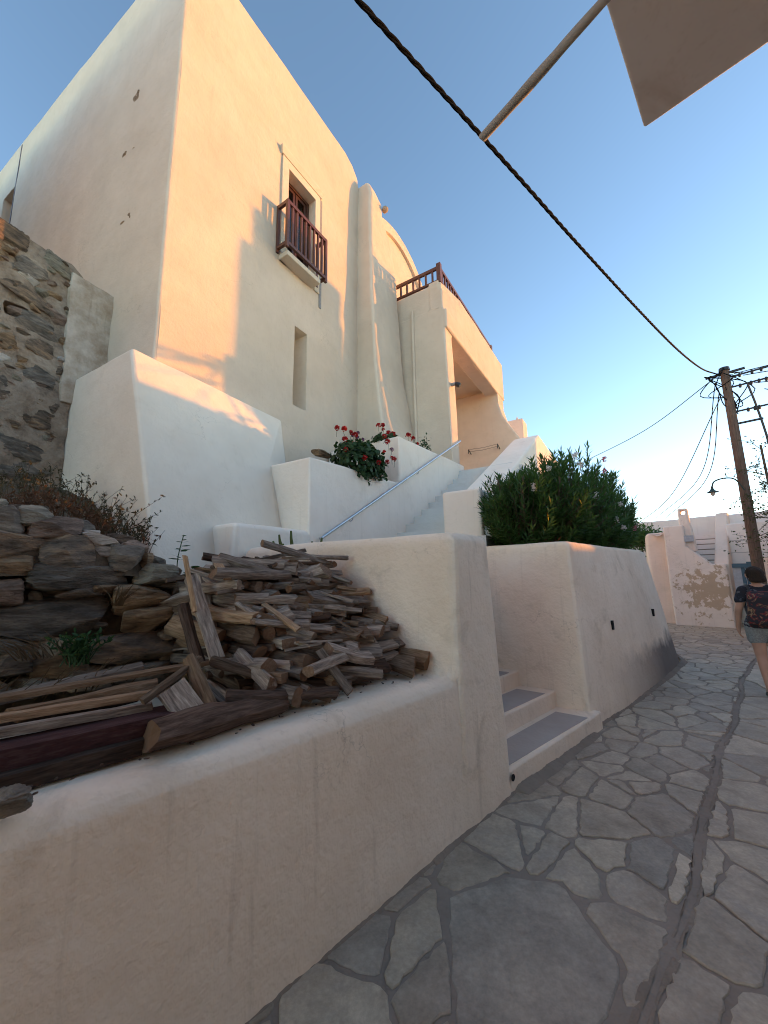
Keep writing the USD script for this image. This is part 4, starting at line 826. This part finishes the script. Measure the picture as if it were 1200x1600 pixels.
# weeds on the terrace
def tuft(name, label, cen, n, h, spread, m, seed, lean=(0, 0), wd=.006, cat_='weeds', seeds=False):
    rg = np.random.default_rng(seed); t = []
    for _ in range(n):
        a, b = cen[0] + rg.normal() * spread[0], cen[1] + rg.normal() * spread[1]; z = cen[2] if len(cen) > 2 else soilz(a, b) - .02
        hh = h * rg.uniform(.45, 1.1); d = np.array([rg.normal() * .24 + lean[0], rg.normal() * .24 + lean[1], 1.0])
        p0 = A(a, b, z); p1 = p0 + A(*(d * hh * .5)); p2 = p1 + A(*(d * np.array([1.7, 1.7, .8]) * hh * .5))
        t.append(tube([p0, p1, p2], [wd * .6, wd * .45, wd * .2], 3, False))
        if seeds:
            k = rg.integers(5, 12); u = rg.random((k, 1)); Pp = p1 + (p2 - p1) * u
            t.append(leaf_batch(Pp, rg.normal(size=(k, 3)) + [0, 0, .5], rg.normal(size=(k, 3)), rg.uniform(.02, .045, k), .014, 'round', .1))
    return obj(name, cat(t), m, label=label, cat=cat_, kind=None)
tuft('weeds', 'tall brown seeding weeds against the left face of the white buttress', (.72, 4.25), 55, .48, (.10, .28), M_weed, 1, seeds=True)
tuft('weeds', 'tangled dry weeds at the foot of the rubble wall', (.38, 4.7), 90, .42, (.28, .4), M_weed, 2, seeds=True)
tuft('weeds', 'rusty brown dead bracken on the terrace above the stone wall', (.25, 3.7), 130, .26, (.22, .28), M_dead, 3, seeds=True)
tuft('weeds', 'low grey green herbs growing behind the white stones', (.66, 3.4), 26, .28, (.06, .12), M_weed, 4, seeds=True)
tuft('dry_grass', 'arching tuft of straw grass hanging from the stone wall above the laths', (.20, 2.72, 1.26), 34, .16, (.05, .03), M_straw, 5, lean=(-.6, -.5), cat_='grass')
tuft('dry_grass', 'small straw tuft wedged between the dark stone and the ochre stone', (.52, 2.72, 1.50), 22, .13, (.012, .02), M_straw, 6, lean=(0, -.9), cat_='grass')
tuft('dry_grass', 'loose straw lying on the planks below the tan stone', (.25, 2.6, 1.10), 50, .15, (.22, .06), M_straw, 7, lean=(.4, -.6), cat_='grass')
tuft('green_weed', 'little green weed growing from a joint of the stone wall', (.37, 2.72, 1.20), 40, .17, (.03, .03), M_bright, 9, cat_='weeds', seeds=True)
def sprig(name, label, base, h, seed):
    g = thing(name, label, 'plant'); rg = np.random.default_rng(seed); o = A(*base); top = o + A(.03, 0, h)
    obj('stem', tube(curve([o, o + A(.0, -.01, h * .5), top], 8), .0035, 5), M_bright, g)
    n = 16; t = rg.uniform(.35, 1, n); ph = np.arange(n) * 2.4
    D = np.array([A(math.cos(q), math.sin(q), .25) for q in ph]); P = o + (top - o) * t[:, None]
    obj('leaves', leaf_batch(P, D, np.tile([0, 0, 1.0], (n, 1)) + rg.normal(size=(n, 3)) * .2, .075 * (1.25 - t * .7), .032, 'round', .15), M_bright, g)
sprig('sprig', 'broad leaved green sprig growing above the stone wall end', (.90, 2.98, 1.66), .30, 3)
sprig('sprig', 'tiny green sprig beside the upright stick of the woodpile', (.90, 2.75, 1.55), .18, 4)
cr = thing('bark_crumbs', 'scattered bark crumbs on the white ledge', 'debris', kind='stuff'); rg = np.random.default_rng(15)
obj('crumbs', cat([stone_mesh(rg.uniform(.008, .03), rg.uniform(.008, .016), .006, 900 + k, .3, 2, 1).apply_transform(trimesh.transformations.translation_matrix(A(a, b, .972 - .02 * max(0, a - 1.2))) @ trimesh.transformations.rotation_matrix(rg.uniform(0, 6), [0, 0, 1]))
        for k, (a, b) in enumerate([(.16, 1.78), (.46, 1.80), (.48, 1.79), (.35, 1.86)] + [(rg.uniform(.1, 2.2), 1.76 + rg.random() * .2) for _ in range(50)])]), W[3], cr)
obj('ledge_stone', stone_mesh(.13, .14, .10, 77, .2, 4), STONE[0], smooth=28, label='broken grey stone lying on the ledge at the left edge', cat='rock', M=place(A, .085, 1.69, 1.0))

# ================================================================ FAR END OF THE LANE
fh = thing('far_house', 'peach plastered stair house with flaking paint at the end of the lane', 'house')
def AF(x, y, z): return A(x, y, z)
front = union(block(A, [(14.9, .98), (14.9, 2.3), (15.3, 2.3), (15.3, .98)], -.3, None, 1.80, .05),
              m3.Manifold.hull_points(np.vstack([A(a, b, z) + _ico * .05 for a in (14.95, 15.25) for b, z in ((1.36, 1.78), (1.85, 2.32), (2.25, 2.36), (2.25, 0), (1.36, 0))])),
              block(A, [(14.9, 1.83), (14.9, 2.36), (15.4, 2.36), (15.4, 1.83)], -.3, None, 3.02, .05))
obj('front_wall', hand(front, .12, 2, .015, 51), M_far, fh, smooth=40)
ch = block(A, [(15.0, 1.67), (15.0, 1.95), (15.3, 1.97), (15.3, 1.67)], 2.9, [(15.0, 1.70), (15.0, 1.94), (15.3, 1.94), (15.3, 1.70)], 3.55, .05)
ch = ch + block(A, [(15.0, 1.60), (15.0, 1.9), (15.3, 1.9), (15.3, 1.6)], 2.2, [(15.0, 1.66), (15.0, 1.94), (15.3, 1.94), (15.3, 1.66)], 3.0, .05)
ch = ch - m3.Manifold.cylinder(1.0, .07, .07, 16, True).rotate((0, 90, 45)).translate(tuple(A(15.15, 1.82, 3.42)))
obj('chimney', hand(ch, .08, 1, .01, 52), M_far, fh, smooth=40)
obj('vent_plate', boxm(A, 14.88, 14.93, 1.62, 1.85, 2.5, 2.68), M_grey, fh)
obj('side_wall', hand(block(A, [(15.2, 2.25), (15.2, 2.9), (17.5, 3.4), (17.5, 2.25)], -.3, None, 2.86, .12), .12, 2, .012, 53), M_farp, fh, smooth=40)
for k in range(9):
    z = 1.35 + k * .19; a = 15.35 + k * .30
    obj('step', hand(hard(A, [(a, 1.28), (a, 1.9), (18.6, 1.9), (18.6, 1.28)], 0, z), .2, 0, .01, 60 + k), M_farw, fh)
    obj('riser_joint', boxm(A, a - .03, a - .004, 1.3, 1.88, z - .19, z - .15), M_gutter, fh)
obj('stair_side_wall', hand(m3.Manifold.hull_points(np.vstack([A(a, b, z) + _ico * .05 for b in (.98, 1.2) for a, z in ((15.1, 1.75), (17.9, 3.55), (18.6, 3.6), (18.6, 0), (15.1, 0))])), .15, 1, .01, 54), M_farp, fh, smooth=40)
for k in range(7):
    z = .12 + k * .13; a = 15.6 + k * .55
    obj('lane_step', hand(hard(A, [(a, 2.3), (a, 3.6), (20, 3.9), (20, 2.3)], -.2, z), .25, 0, .01, 70 + k), M_flag[3], fh)
bgh = thing('background_house', 'long low white flat roofed house behind the far stair', 'house')
obj('wall', hand(block(A, [(19.0, -6), (19.0, 5.5), (26, 5.5), (26, -6)], -.3, None, 3.66, .08), .3, 1, .02, 55), M_farw, bgh, smooth=40)
obj('lower_wall', hand(block(A, [(16.5, -4), (16.5, .95), (19.1, .95), (19.1, -4)], -.3, None, 3.1, .07), .25, 1, .02, 56), M_farw, bgh, smooth=40)
gt = thing('blue_gate', 'blue painted wooden gate behind the walking person', 'gate')
for b in (-1.0, -.8, -.6, -.4, -.2, 0, .2, .4): obj('board', boxm(A, 15.0, 15.035, b + .01, b + .19, .05, 1.68), M_blue, gt)
obj('lintel', boxm(A, 14.94, 15.06, -1.3, .86, 1.68, 1.80), M_blue, gt)
obj('cap', boxm(A, 14.92, 15.08, -.1, .55, 1.80, 1.84), M_blue, gt)
obj('frame_post', boxm(A, 14.97, 15.06, .60, .68, .0, 1.68), M_blue, gt)
obj('side_panel', boxm(A, 14.98, 15.05, .68, .86, .95, 1.68), M_grey, gt)
obj('gate_pier', hand(block(A, rect(14.6, 15.1, -.05, .22), -.2, None, 1.95, .05), .15, 1, .01, 57), M_farp, smooth=40, label='peach plaster pier at the foot of the utility pole', cat='pier')
tree2 = thing('far_shrub', 'small dark shrub seen between the oleander and the far house', 'shrub'); rg = np.random.default_rng(21)
Pq = np.array([17.5, 3.5, 2.9]) + rg.normal(size=(1500, 3)) * [.5, .3, .22]
obj('foliage', leaf_batch(np.array([A(*q) for q in Pq]), rg.normal(size=(1500, 3)), rg.normal(size=(1500, 3)) + [0, 0, .5], .12, .06, 'round', .1), M_oleander, tree2)
obj('trunk', tube([A(17.5, 3.5, 0), A(17.5, 3.5, 1.5), A(17.5, 3.5, 2.9)], [.06, .05, .02], 6), M_stem, tree2)

# utility pole
po = thing('utility_pole', 'brown wooden utility pole with tangled cables at the end of the lane', 'pole')
obj('shaft', tube([A(12, .26, z) for z in np.linspace(-.2, 6.42, 10)], np.linspace(.112, .085, 10), 14), M_pole, po, smooth=40)
rg = np.random.default_rng(33)
obj('top_bracket', cat([boxm(A, 11.97, 12.03, -.1, .62, 6.30, 6.34), tube([A(12, .26, 6.38), A(12, .26, 6.46)], [.11, .1], 10)]), M_dark, po)
for z, b0, b1 in ((6.18, .1, -.75), (5.92, .1, -.62), (5.30, .1, -.5)):
    obj('crossarm', boxm(A, 11.98, 12.02, b1, b0 + .1, z, z + .03), M_dark, po)
    for q in np.linspace(b0 - .1, b1, 5) + rg.normal(size=5) * .03: obj('insulator', tube([A(12, q, z - .05), A(12, q, z), A(12, q, z + .05)], [.02, .032, .015], 8), M_dark, po)
obj('loose_cables', cat([tube(curve([A(12 + rg.normal() * .05, .3 + rg.uniform(-.1, .35), 6.35), A(12 + rg.normal() * .1, .26 + rg.normal() * .3, 6.1 + rg.normal() * .15), A(12 + rg.normal() * .1, .2 + rg.normal() * .3, 5.8 + rg.normal() * .2), A(12, .15, 5.4 + rg.normal() * .15)], 16), .012, 5) for _ in range(11)]), M_cable, po)
obj('stay_cable', tube(curve([A(12, -.1, 5.9), A(12, -.18, 5.3), A(12, -.26, 4.4), A(12, -.24, 3.4), A(12, -.16, 2.4), A(12, -.05, 1.0)], 24), .022, 6), M_wire, po)
obj('stay_clamp', boxm(A, 11.98, 12.02, -.25, .2, 5.0, 5.04), M_dark, po)
sl = thing('street_lamp', 'small dark enamel lamp on a curved arm fixed to the utility pole', 'street lamp')
obj('arm', tube(curve([A(11.9, .26, 3.42), A(11.86, .38, 3.68), A(11.8, .55, 3.74), A(11.7, .74, 3.68), A(11.68, .80, 3.55)], 20), .016, 6), M_green, sl, smooth=40)
obj('shade', tube([A(11.68, .80, z) for z in (3.56, 3.51, 3.47, 3.44, 3.425)], [.02, .028, .05, .095, .125], 18, False), M_green, sl, smooth=40)
obj('bulb', tube([A(11.68, .80, z) for z in (3.44, 3.41, 3.37, 3.34)], [.03, .04, .04, .015], 10), M_whitef, sl, smooth=40)
# cables
def twisted(pts, r, pitch, n=260):
    c = curve(pts, n); s = np.concatenate([[0], np.cumsum(np.linalg.norm(np.diff(c, axis=0), axis=1))]); t = np.gradient(c, axis=0); t /= np.linalg.norm(t, axis=1, keepdims=True)
    u = np.cross(t, ZZ); u /= np.linalg.norm(u, axis=1, keepdims=True); w = np.cross(u, t); out = []
    for k in range(3):
        ph = s / pitch * 2 * math.pi + k * 2.094
        out.append(tube(c + r * 1.05 * (np.cos(ph)[:, None] * u + np.sin(ph)[:, None] * w), r, 6))
    return out
oc = thing('overhead_cable', 'thick twisted black cable sagging overhead across the sky to the pole', 'cable')
for t in twisted([A(-.3, 1.38, 4.80), A(1.13, 1.27, 4.90), A(1.92, 1.21, 4.965), A(2.96, 1.13, 5.04), A(3.99, 1.05, 5.10), A(6.06, .88, 5.25), A(8.18, .72, 5.50), A(10.2, .56, 5.87), A(12, .40, 6.36)], .0085, .32): obj('strand', t, M_cable, oc, smooth=40)
for pts, lab in (([A(14.5, 4.6, 5.45), A(13.2, 2.2, 5.75), A(12, .44, 6.28)], 'thin wire running left from the pole top to the white house'),
                 ([A(18, 3.8, 3.4), A(15, 2.0, 4.05), A(12, .42, 5.72)], 'lowest thin wire sagging left from the pole to the far house'),
                 ([A(19, 3.2, 3.75), A(15, 1.25, 4.5), A(12, .45, 6.15)], 'steep thin wire falling from the pole top behind the far roof'),
                 ([A(19, 2.9, 3.7), A(15, 1.1, 4.4), A(12, .41, 5.9)], 'second steep thin wire falling beside the first from the pole')):
    obj('thin_wire', tube(curve(pts, 24), .011, 5), M_wire, label=lab, cat='wire')
for k, (z0, z1, b1) in enumerate(((6.25, 6.5, -4), (6.15, 6.0, -4), (5.9, 5.5, -4), (5.7, 4.6, -3), (5.6, 3.6, -2.4))):
    obj('thin_wire', tube(curve([A(12, .1 - .15 * k, z0), A(12.2, (.1 + b1) / 2, (z0 + z1) / 2 - .12), A(12.4, b1, z1)], 16), .011, 5), M_wire, label=('highest', 'second highest', 'third highest', 'second lowest', 'lowest')[k] + ' of the five thin wires leaving the pole rightwards', cat='wire', group='thin wires right of the pole')
# leafy branches by the pole
vt = thing('climbing_shrub', 'sparse leafy branches of a shrub around the pole at the right edge', 'shrub'); rg = np.random.default_rng(55)
tw, PL = [], []
for k in range(46):
    o = np.array([11.5 + rg.normal() * .15, -.12 + rg.normal() * .12, rg.uniform(1.7, 4.3)]); d = unit(np.array([rg.normal() * .4, rg.uniform(-.8, 1.2), rg.normal() * .45]))
    L = rg.uniform(.35, .85); e = o + d * L; m_ = (o + e) / 2 + rg.normal(size=3) * .06
    c = curve([A(*o), A(*m_), A(*e)], 8); tw.append(tube(c, np.linspace(.008, .003, len(c)), 4, False))
    for _ in range(22): PL.append(c[rg.integers(1, len(c))] + rg.normal(size=3) * .045)
PL = np.array(PL)
obj('foliage', leaf_batch(PL, rg.normal(size=PL.shape), rg.normal(size=PL.shape), rg.uniform(.035, .06, len(PL)), .03, 'round', .15), M_vine, vt)
obj('twigs', cat(tw), M_stem, vt)
obj('trunk', tube(curve([A(11.5, -.25, -.1), A(11.5, -.22, 1.5), A(11.5, -.15, 3), A(11.5, -.12, 4.3)], 14), np.linspace(.05, .015, 14)[:len(curve([A(0, 0), A(1, 0), A(2, 0), A(3, 0)], 14))], 6), M_stem, vt)

# ================================================================ HOUSE ON THE RIGHT OF THE LANE
lh = thing('lane_house', 'low plaster house beside the lane right of the pole', 'house')
obj('wall', tm(block(A, [(11.9, -1.5), (15.1, -1.5), (23.1, -5.95), (20.0, -5.95)], -.3, None, 5.55, .05)), M_farw, lh, smooth=40)
th = thing('lane_house', 'tall stepped roof house beside the lane beyond the low one', 'house')
obj('wall', tm(block(A, [(15.2, -1.5), (19.0, -1.5), (27.1, -6), (23.3, -6)], -.3, None, 9.15, .05)), M_farw, th, smooth=40)
obj('roof_room', tm(block(A, [(15.55, -1.52), (18.9, -1.52), (26.8, -5.9), (23.6, -5.9)], 9.0, None, 10.0, .05)), M_farw, th, smooth=40)
rh = thing('opposite_house', 'shaded plaster house on the right with a balcony slab jutting overhead', 'house')
obj('wall', hand(block(A, rect(-7, 2.35, -7, -.62), -.3, None, 5.6, .06), .4, 0, .01, 81), M_right, rh, smooth=40)
obj('garden_wall', tm(block(A, rect(14.8, 16.35, -4.4, -4.0), -.3, None, 3.36, .06)), M_farw, rh)
obj('garden_wall', tm(block(A, rect(2.3, 13.4, -4.42, -3.98), -.3, None, 3.95, .06)), M_farw, rh)
obj('garden_wall', tm(block(A, rect(13.35, 14.85, -4.43, -3.97), -.3, None, 4.55, .06)), M_farw, rh)
obj('garden_wall', tm(block(A, rect(16.3, 19.0, -4.43, -3.97), -.3, None, 5.6, .06)), M_farw, rh, smooth=40)
obj('balcony_slab', hand(block(A, rect(-7, 2.24, -1.1, .20), 4.0, None, 4.16, .018), .1, 1, .006, 82), M_right, rh, smooth=40)
obj('wooden_pole', log_mesh(1.45, .043, .043, 91, 'round'), M_barepole, smooth=40, label='bare wooden pole jutting out from under the balcony slab overhead', cat='pole', M=frameM(A(1.64, .82, 4.0) - A(1.45, -.6, 4.0), o=(A(1.64, .82, 4.0) + A(1.45, -.6, 4.0)) / 2))

nh = thing('neighbour_house', 'plain plaster house standing left beyond the rubble wall', 'house')
obj('wall', tm(block(E, rect(-9, -1.0, 6.95, 22), -.3, None, 11.5, .06)), M_right, nh, smooth=40)
# ================================================================ PERSON
def bones(joints, links, L=.018, it=12):
    ms = [m3.Manifold.hull_points(np.vstack([joints[a][0] + _ico * joints[a][1], joints[b][0] + _ico * joints[b][1]])) for a, b in links]
    t = tm(union(*ms).refine_to_length(L)); trimesh.smoothing.filter_taubin(t, lamb=.5, nu=.51, iterations=it); return t
PF = S_ * .985 + P_ * .17; PF = PF / np.linalg.norm(PF); PLf = np.cross(ZZ, PF)      # walking direction, left-hand side
PO = A(7.42, .20, 0)
def Q(l, f, z): return PO + PLf * l + PF * f + ZZ * z
per = thing('person', 'person in dark flowered top and grey shorts walking away with a backpack', 'person')
J = {'pel': (Q(0, 0, .90), .135), 'pl': (Q(.07, 0, .88), .12), 'pr': (Q(-.07, 0, .88), .12), 'wa': (Q(0, .01, 1.05), .115), 'ch': (Q(0, .02, 1.25), .125), 'sl': (Q(.15, .01, 1.345), .06), 'sr': (Q(-.15, .01, 1.345), .06), 'nb': (Q(0, .01, 1.40), .06), 'nk': (Q(0, .03, 1.45), .052), 'hd': (Q(0, .05, 1.56), .085), 'hj': (Q(0, .10, 1.51), .055), 'ht': (Q(0, .045, 1.585), .083),
     'el': (Q(.235, -.02, 1.09), .042), 'wl': (Q(.255, .07, .85), .028), 'er': (Q(-.23, -.02, 1.09), .042), 'wr': (Q(-.235, .10, .87), .028),
     'kl': (Q(.08, -.03, .48), .058), 'al': (Q(.07, -.17, .11), .036), 'kr': (Q(-.08, .13, .49), .058), 'ar': (Q(-.07, .22, .10), .036), 'cl': (Q(.08, -.09, .36), .053), 'cr': (Q(-.08, .16, .36), .053), 'hl': (Q(.09, 0, .80), .092), 'hr': (Q(-.09, .03, .80), .092)}
links = [('pel', 'wa'), ('pl', 'pr'), ('pl', 'wa'), ('pr', 'wa'), ('wa', 'ch'), ('ch', 'sl'), ('ch', 'sr'), ('sl', 'nb'), ('sr', 'nb'), ('nb', 'nk'), ('nk', 'hd'), ('hd', 'hj'), ('hd', 'ht'), ('sl', 'el'), ('el', 'wl'), ('sr', 'er'), ('er', 'wr'), ('pl', 'hl'), ('hl', 'kl'), ('kl', 'cl'), ('cl', 'al'), ('pr', 'hr'), ('hr', 'kr'), ('kr', 'cr'), ('cr', 'ar')]
for sd_, wv in ((1, 'wl'), (-1, 'wr')):                       # hands: palm, four curled fingers and a thumb
    w0 = J[wv][0]; dn = unit(np.array(-ZZ + PF * .22)); fw_ = unit(np.array(PF + ZZ * .2)); pm = w0 + dn * .07
    J[wv + 'p0'] = (pm + fw_ * .026, .017); J[wv + 'p1'] = (pm - fw_ * .026, .016); links += [(wv, wv + 'p0'), (wv, wv + 'p1'), (wv + 'p0', wv + 'p1')]
    for q, (o, ln) in enumerate(((.028, .062), (.010, .070), (-.010, .066), (-.027, .052))):
        k = pm + fw_ * o + dn * .012; k2 = k + dn * ln * .55 - PLf * sd_ * .012; k3 = k2 + dn * ln * .42 - PLf * sd_ * .022
        J[f'{wv}a{q}'], J[f'{wv}b{q}'], J[f'{wv}c{q}'] = (k, .0095), (k2, .0088), (k3, .0075); links += [(f'{wv}a{q}', f'{wv}b{q}'), (f'{wv}b{q}', f'{wv}c{q}')]
    J[wv + 't0'], J[wv + 't1'], J[wv + 't2'] = (w0 + dn * .03 + fw_ * .018, .014), (w0 + dn * .065 + fw_ * .055, .011), (w0 + dn * .095 + fw_ * .062 - PLf * sd_ * .012, .0085); links += [(wv + 't0', wv + 't1'), (wv + 't1', wv + 't2')]
for sd_, av in ((1, 'al'), (-1, 'ar')):
    a0 = J[av][0]; lift = .04 if sd_ > 0 else .0
    J[av + 'h'] = (a0 + PF * -.03 - ZZ * (.065 - lift), .034); J[av + 't'] = (a0 + PF * .15 - ZZ * .085, .026); links += [(av, av + 'h'), (av, av + 't'), (av + 'h', av + 't')]
nose = {'no': (Q(0, .155, 1.545), .012), 'nt': (Q(0, .135, 1.575), .010)}; J.update(nose); links += [('no', 'nt')]
for sd_ in (-1, 1): J[f'ear{sd_}'] = (Q(sd_ * .087, .04, 1.545), .018); J[f'ear2{sd_}'] = (Q(sd_ * .087, .035, 1.57), .02); links += [(f'ear{sd_}', f'ear2{sd_}')]
obj('body', bones(J, links, .02, 6), M_skin, per, smooth=True)
hair = union(m3.Manifold.sphere(.098, 40).scale((1, 1.08, 1.05)).rotate((0, 0, -45)).translate(tuple(Q(0, .035, 1.585))), m3.Manifold.hull_points(np.vstack([Q(-.05, -.04, 1.50) + _ico * .04, Q(.05, -.04, 1.50) + _ico * .04, Q(0, -.02, 1.6) + _ico * .07])))
hair = hair - m3.Manifold.hull_points(np.vstack([Q(l, f, z) + _ico * .01 for l in (-.11, .11) for f, z in ((.09, 1.40), (.2, 1.40), (.2, 1.62), (.10, 1.60))]))
obj('hair', hand(hair, .016, 3, .012, 61, 26), M_hair, per, smooth=40)
for sd_ in (-1, 1):
    obj('eye', tm(m3.Manifold.sphere(.011, 12).translate(tuple(Q(sd_ * .032, .128, 1.565)))), M_whitef, per, smooth=True)
obj('mouth', tm(m3.Manifold.sphere(.018, 12).scale((1, .4, .3)).translate(tuple(Q(0, .142, 1.505)))), M_redf, per, smooth=True)
JS = {k: (v[0], v[1] + .016) for k, v in J.items()}; JS['s2'] = (Q(.205, -.005, 1.22), .062); JS['s3'] = (Q(-.205, -.005, 1.22), .062); JS['hm'] = (Q(0, .0, .94), .155); JS['nb2'] = (Q(0, .01, 1.385), .062)
obj('flowered_top', bones(JS, [('hm', 'wa'), ('wa', 'ch'), ('ch', 'sl'), ('ch', 'sr'), ('sl', 'nb2'), ('sr', 'nb2'), ('sl', 's2'), ('sr', 's3'), ('pl', 'wa'), ('pr', 'wa')], .025, 5), M_cloth, per, smooth=True)
JS['l1'], JS['r1'] = (Q(.09, .0, .72), .105), (Q(-.09, .05, .72), .105)
obj('shorts', bones(JS, [('pl', 'pr'), ('pl', 'l1'), ('pr', 'r1'), ('pel', 'pl'), ('pel', 'pr')], .025, 5), M_short, per, smooth=True)
for av in ('al', 'ar'):
    so = union(m3.Manifold.hull_points(np.vstack([J[av + 'h'][0] - ZZ * .016 + _ico * .036, J[av + 't'][0] - ZZ * .014 + _ico * .030])))
    so = so - m3.Manifold.hull_points(np.vstack([J[av + 'h'][0] + ZZ * .06 + _ico * .05, J[av + 't'][0] + ZZ * .055 + _ico * .05]))
    obj('sandal', tm(so), M_shoe, per, smooth=40)
bp = thing('backpack', 'dark backpack with red pattern worn by the walking person', 'backpack')
bgm = m3.Manifold.hull_points(np.vstack([Q(l, f, z) + _ico * r for l, f, z, r in ((.11, -.13, .92, .06), (-.11, -.13, .92, .06), (.12, -.19, .96, .06), (-.12, -.19, .96, .06), (.10, -.13, 1.30, .05), (-.10, -.13, 1.30, .05), (.10, -.17, 1.25, .06), (-.10, -.17, 1.25, .06))]))
obj('bag_body', hand(bgm, .03, 2, .01, 63, 9), M_bag, bp, smooth=50)
obj('front_pocket', hand(m3.Manifold.hull_points(np.vstack([Q(l, -.22, z) + _ico * .045 for l in (-.09, .09) for z in (.96, 1.10)])), .03, 2, .008, 64, 9), M_bag, bp, smooth=50)
for sd_ in (-1, 1): obj('strap', tube(curve([Q(sd_ * .10, -.14, 1.33), Q(sd_ * .115, -.06, 1.415), Q(sd_ * .12, .06, 1.42), Q(sd_ * .13, .165, 1.30), Q(sd_ * .14, .14, 1.12), Q(sd_ * .14, -.10, .95)], 24), .017, 8), M_dark, bp, smooth=40)

# clothes line in the porch
cl = thing('clothes_line', 'small wire clothes line on brackets inside the porch', 'clothes line')
for f in (4.35, 3.35): obj('bracket', tube([E(12.55, f, 5.75), E(12.3, f, 5.85), E(12.28, f, 5.7)], .015, 5), M_wire, cl)
for z in (5.86, 5.78): obj('line', tube([E(12.32, 4.35, z), E(12.32, 3.85, z - .03), E(12.32, 3.35, z)], .006, 4), M_wire, cl)
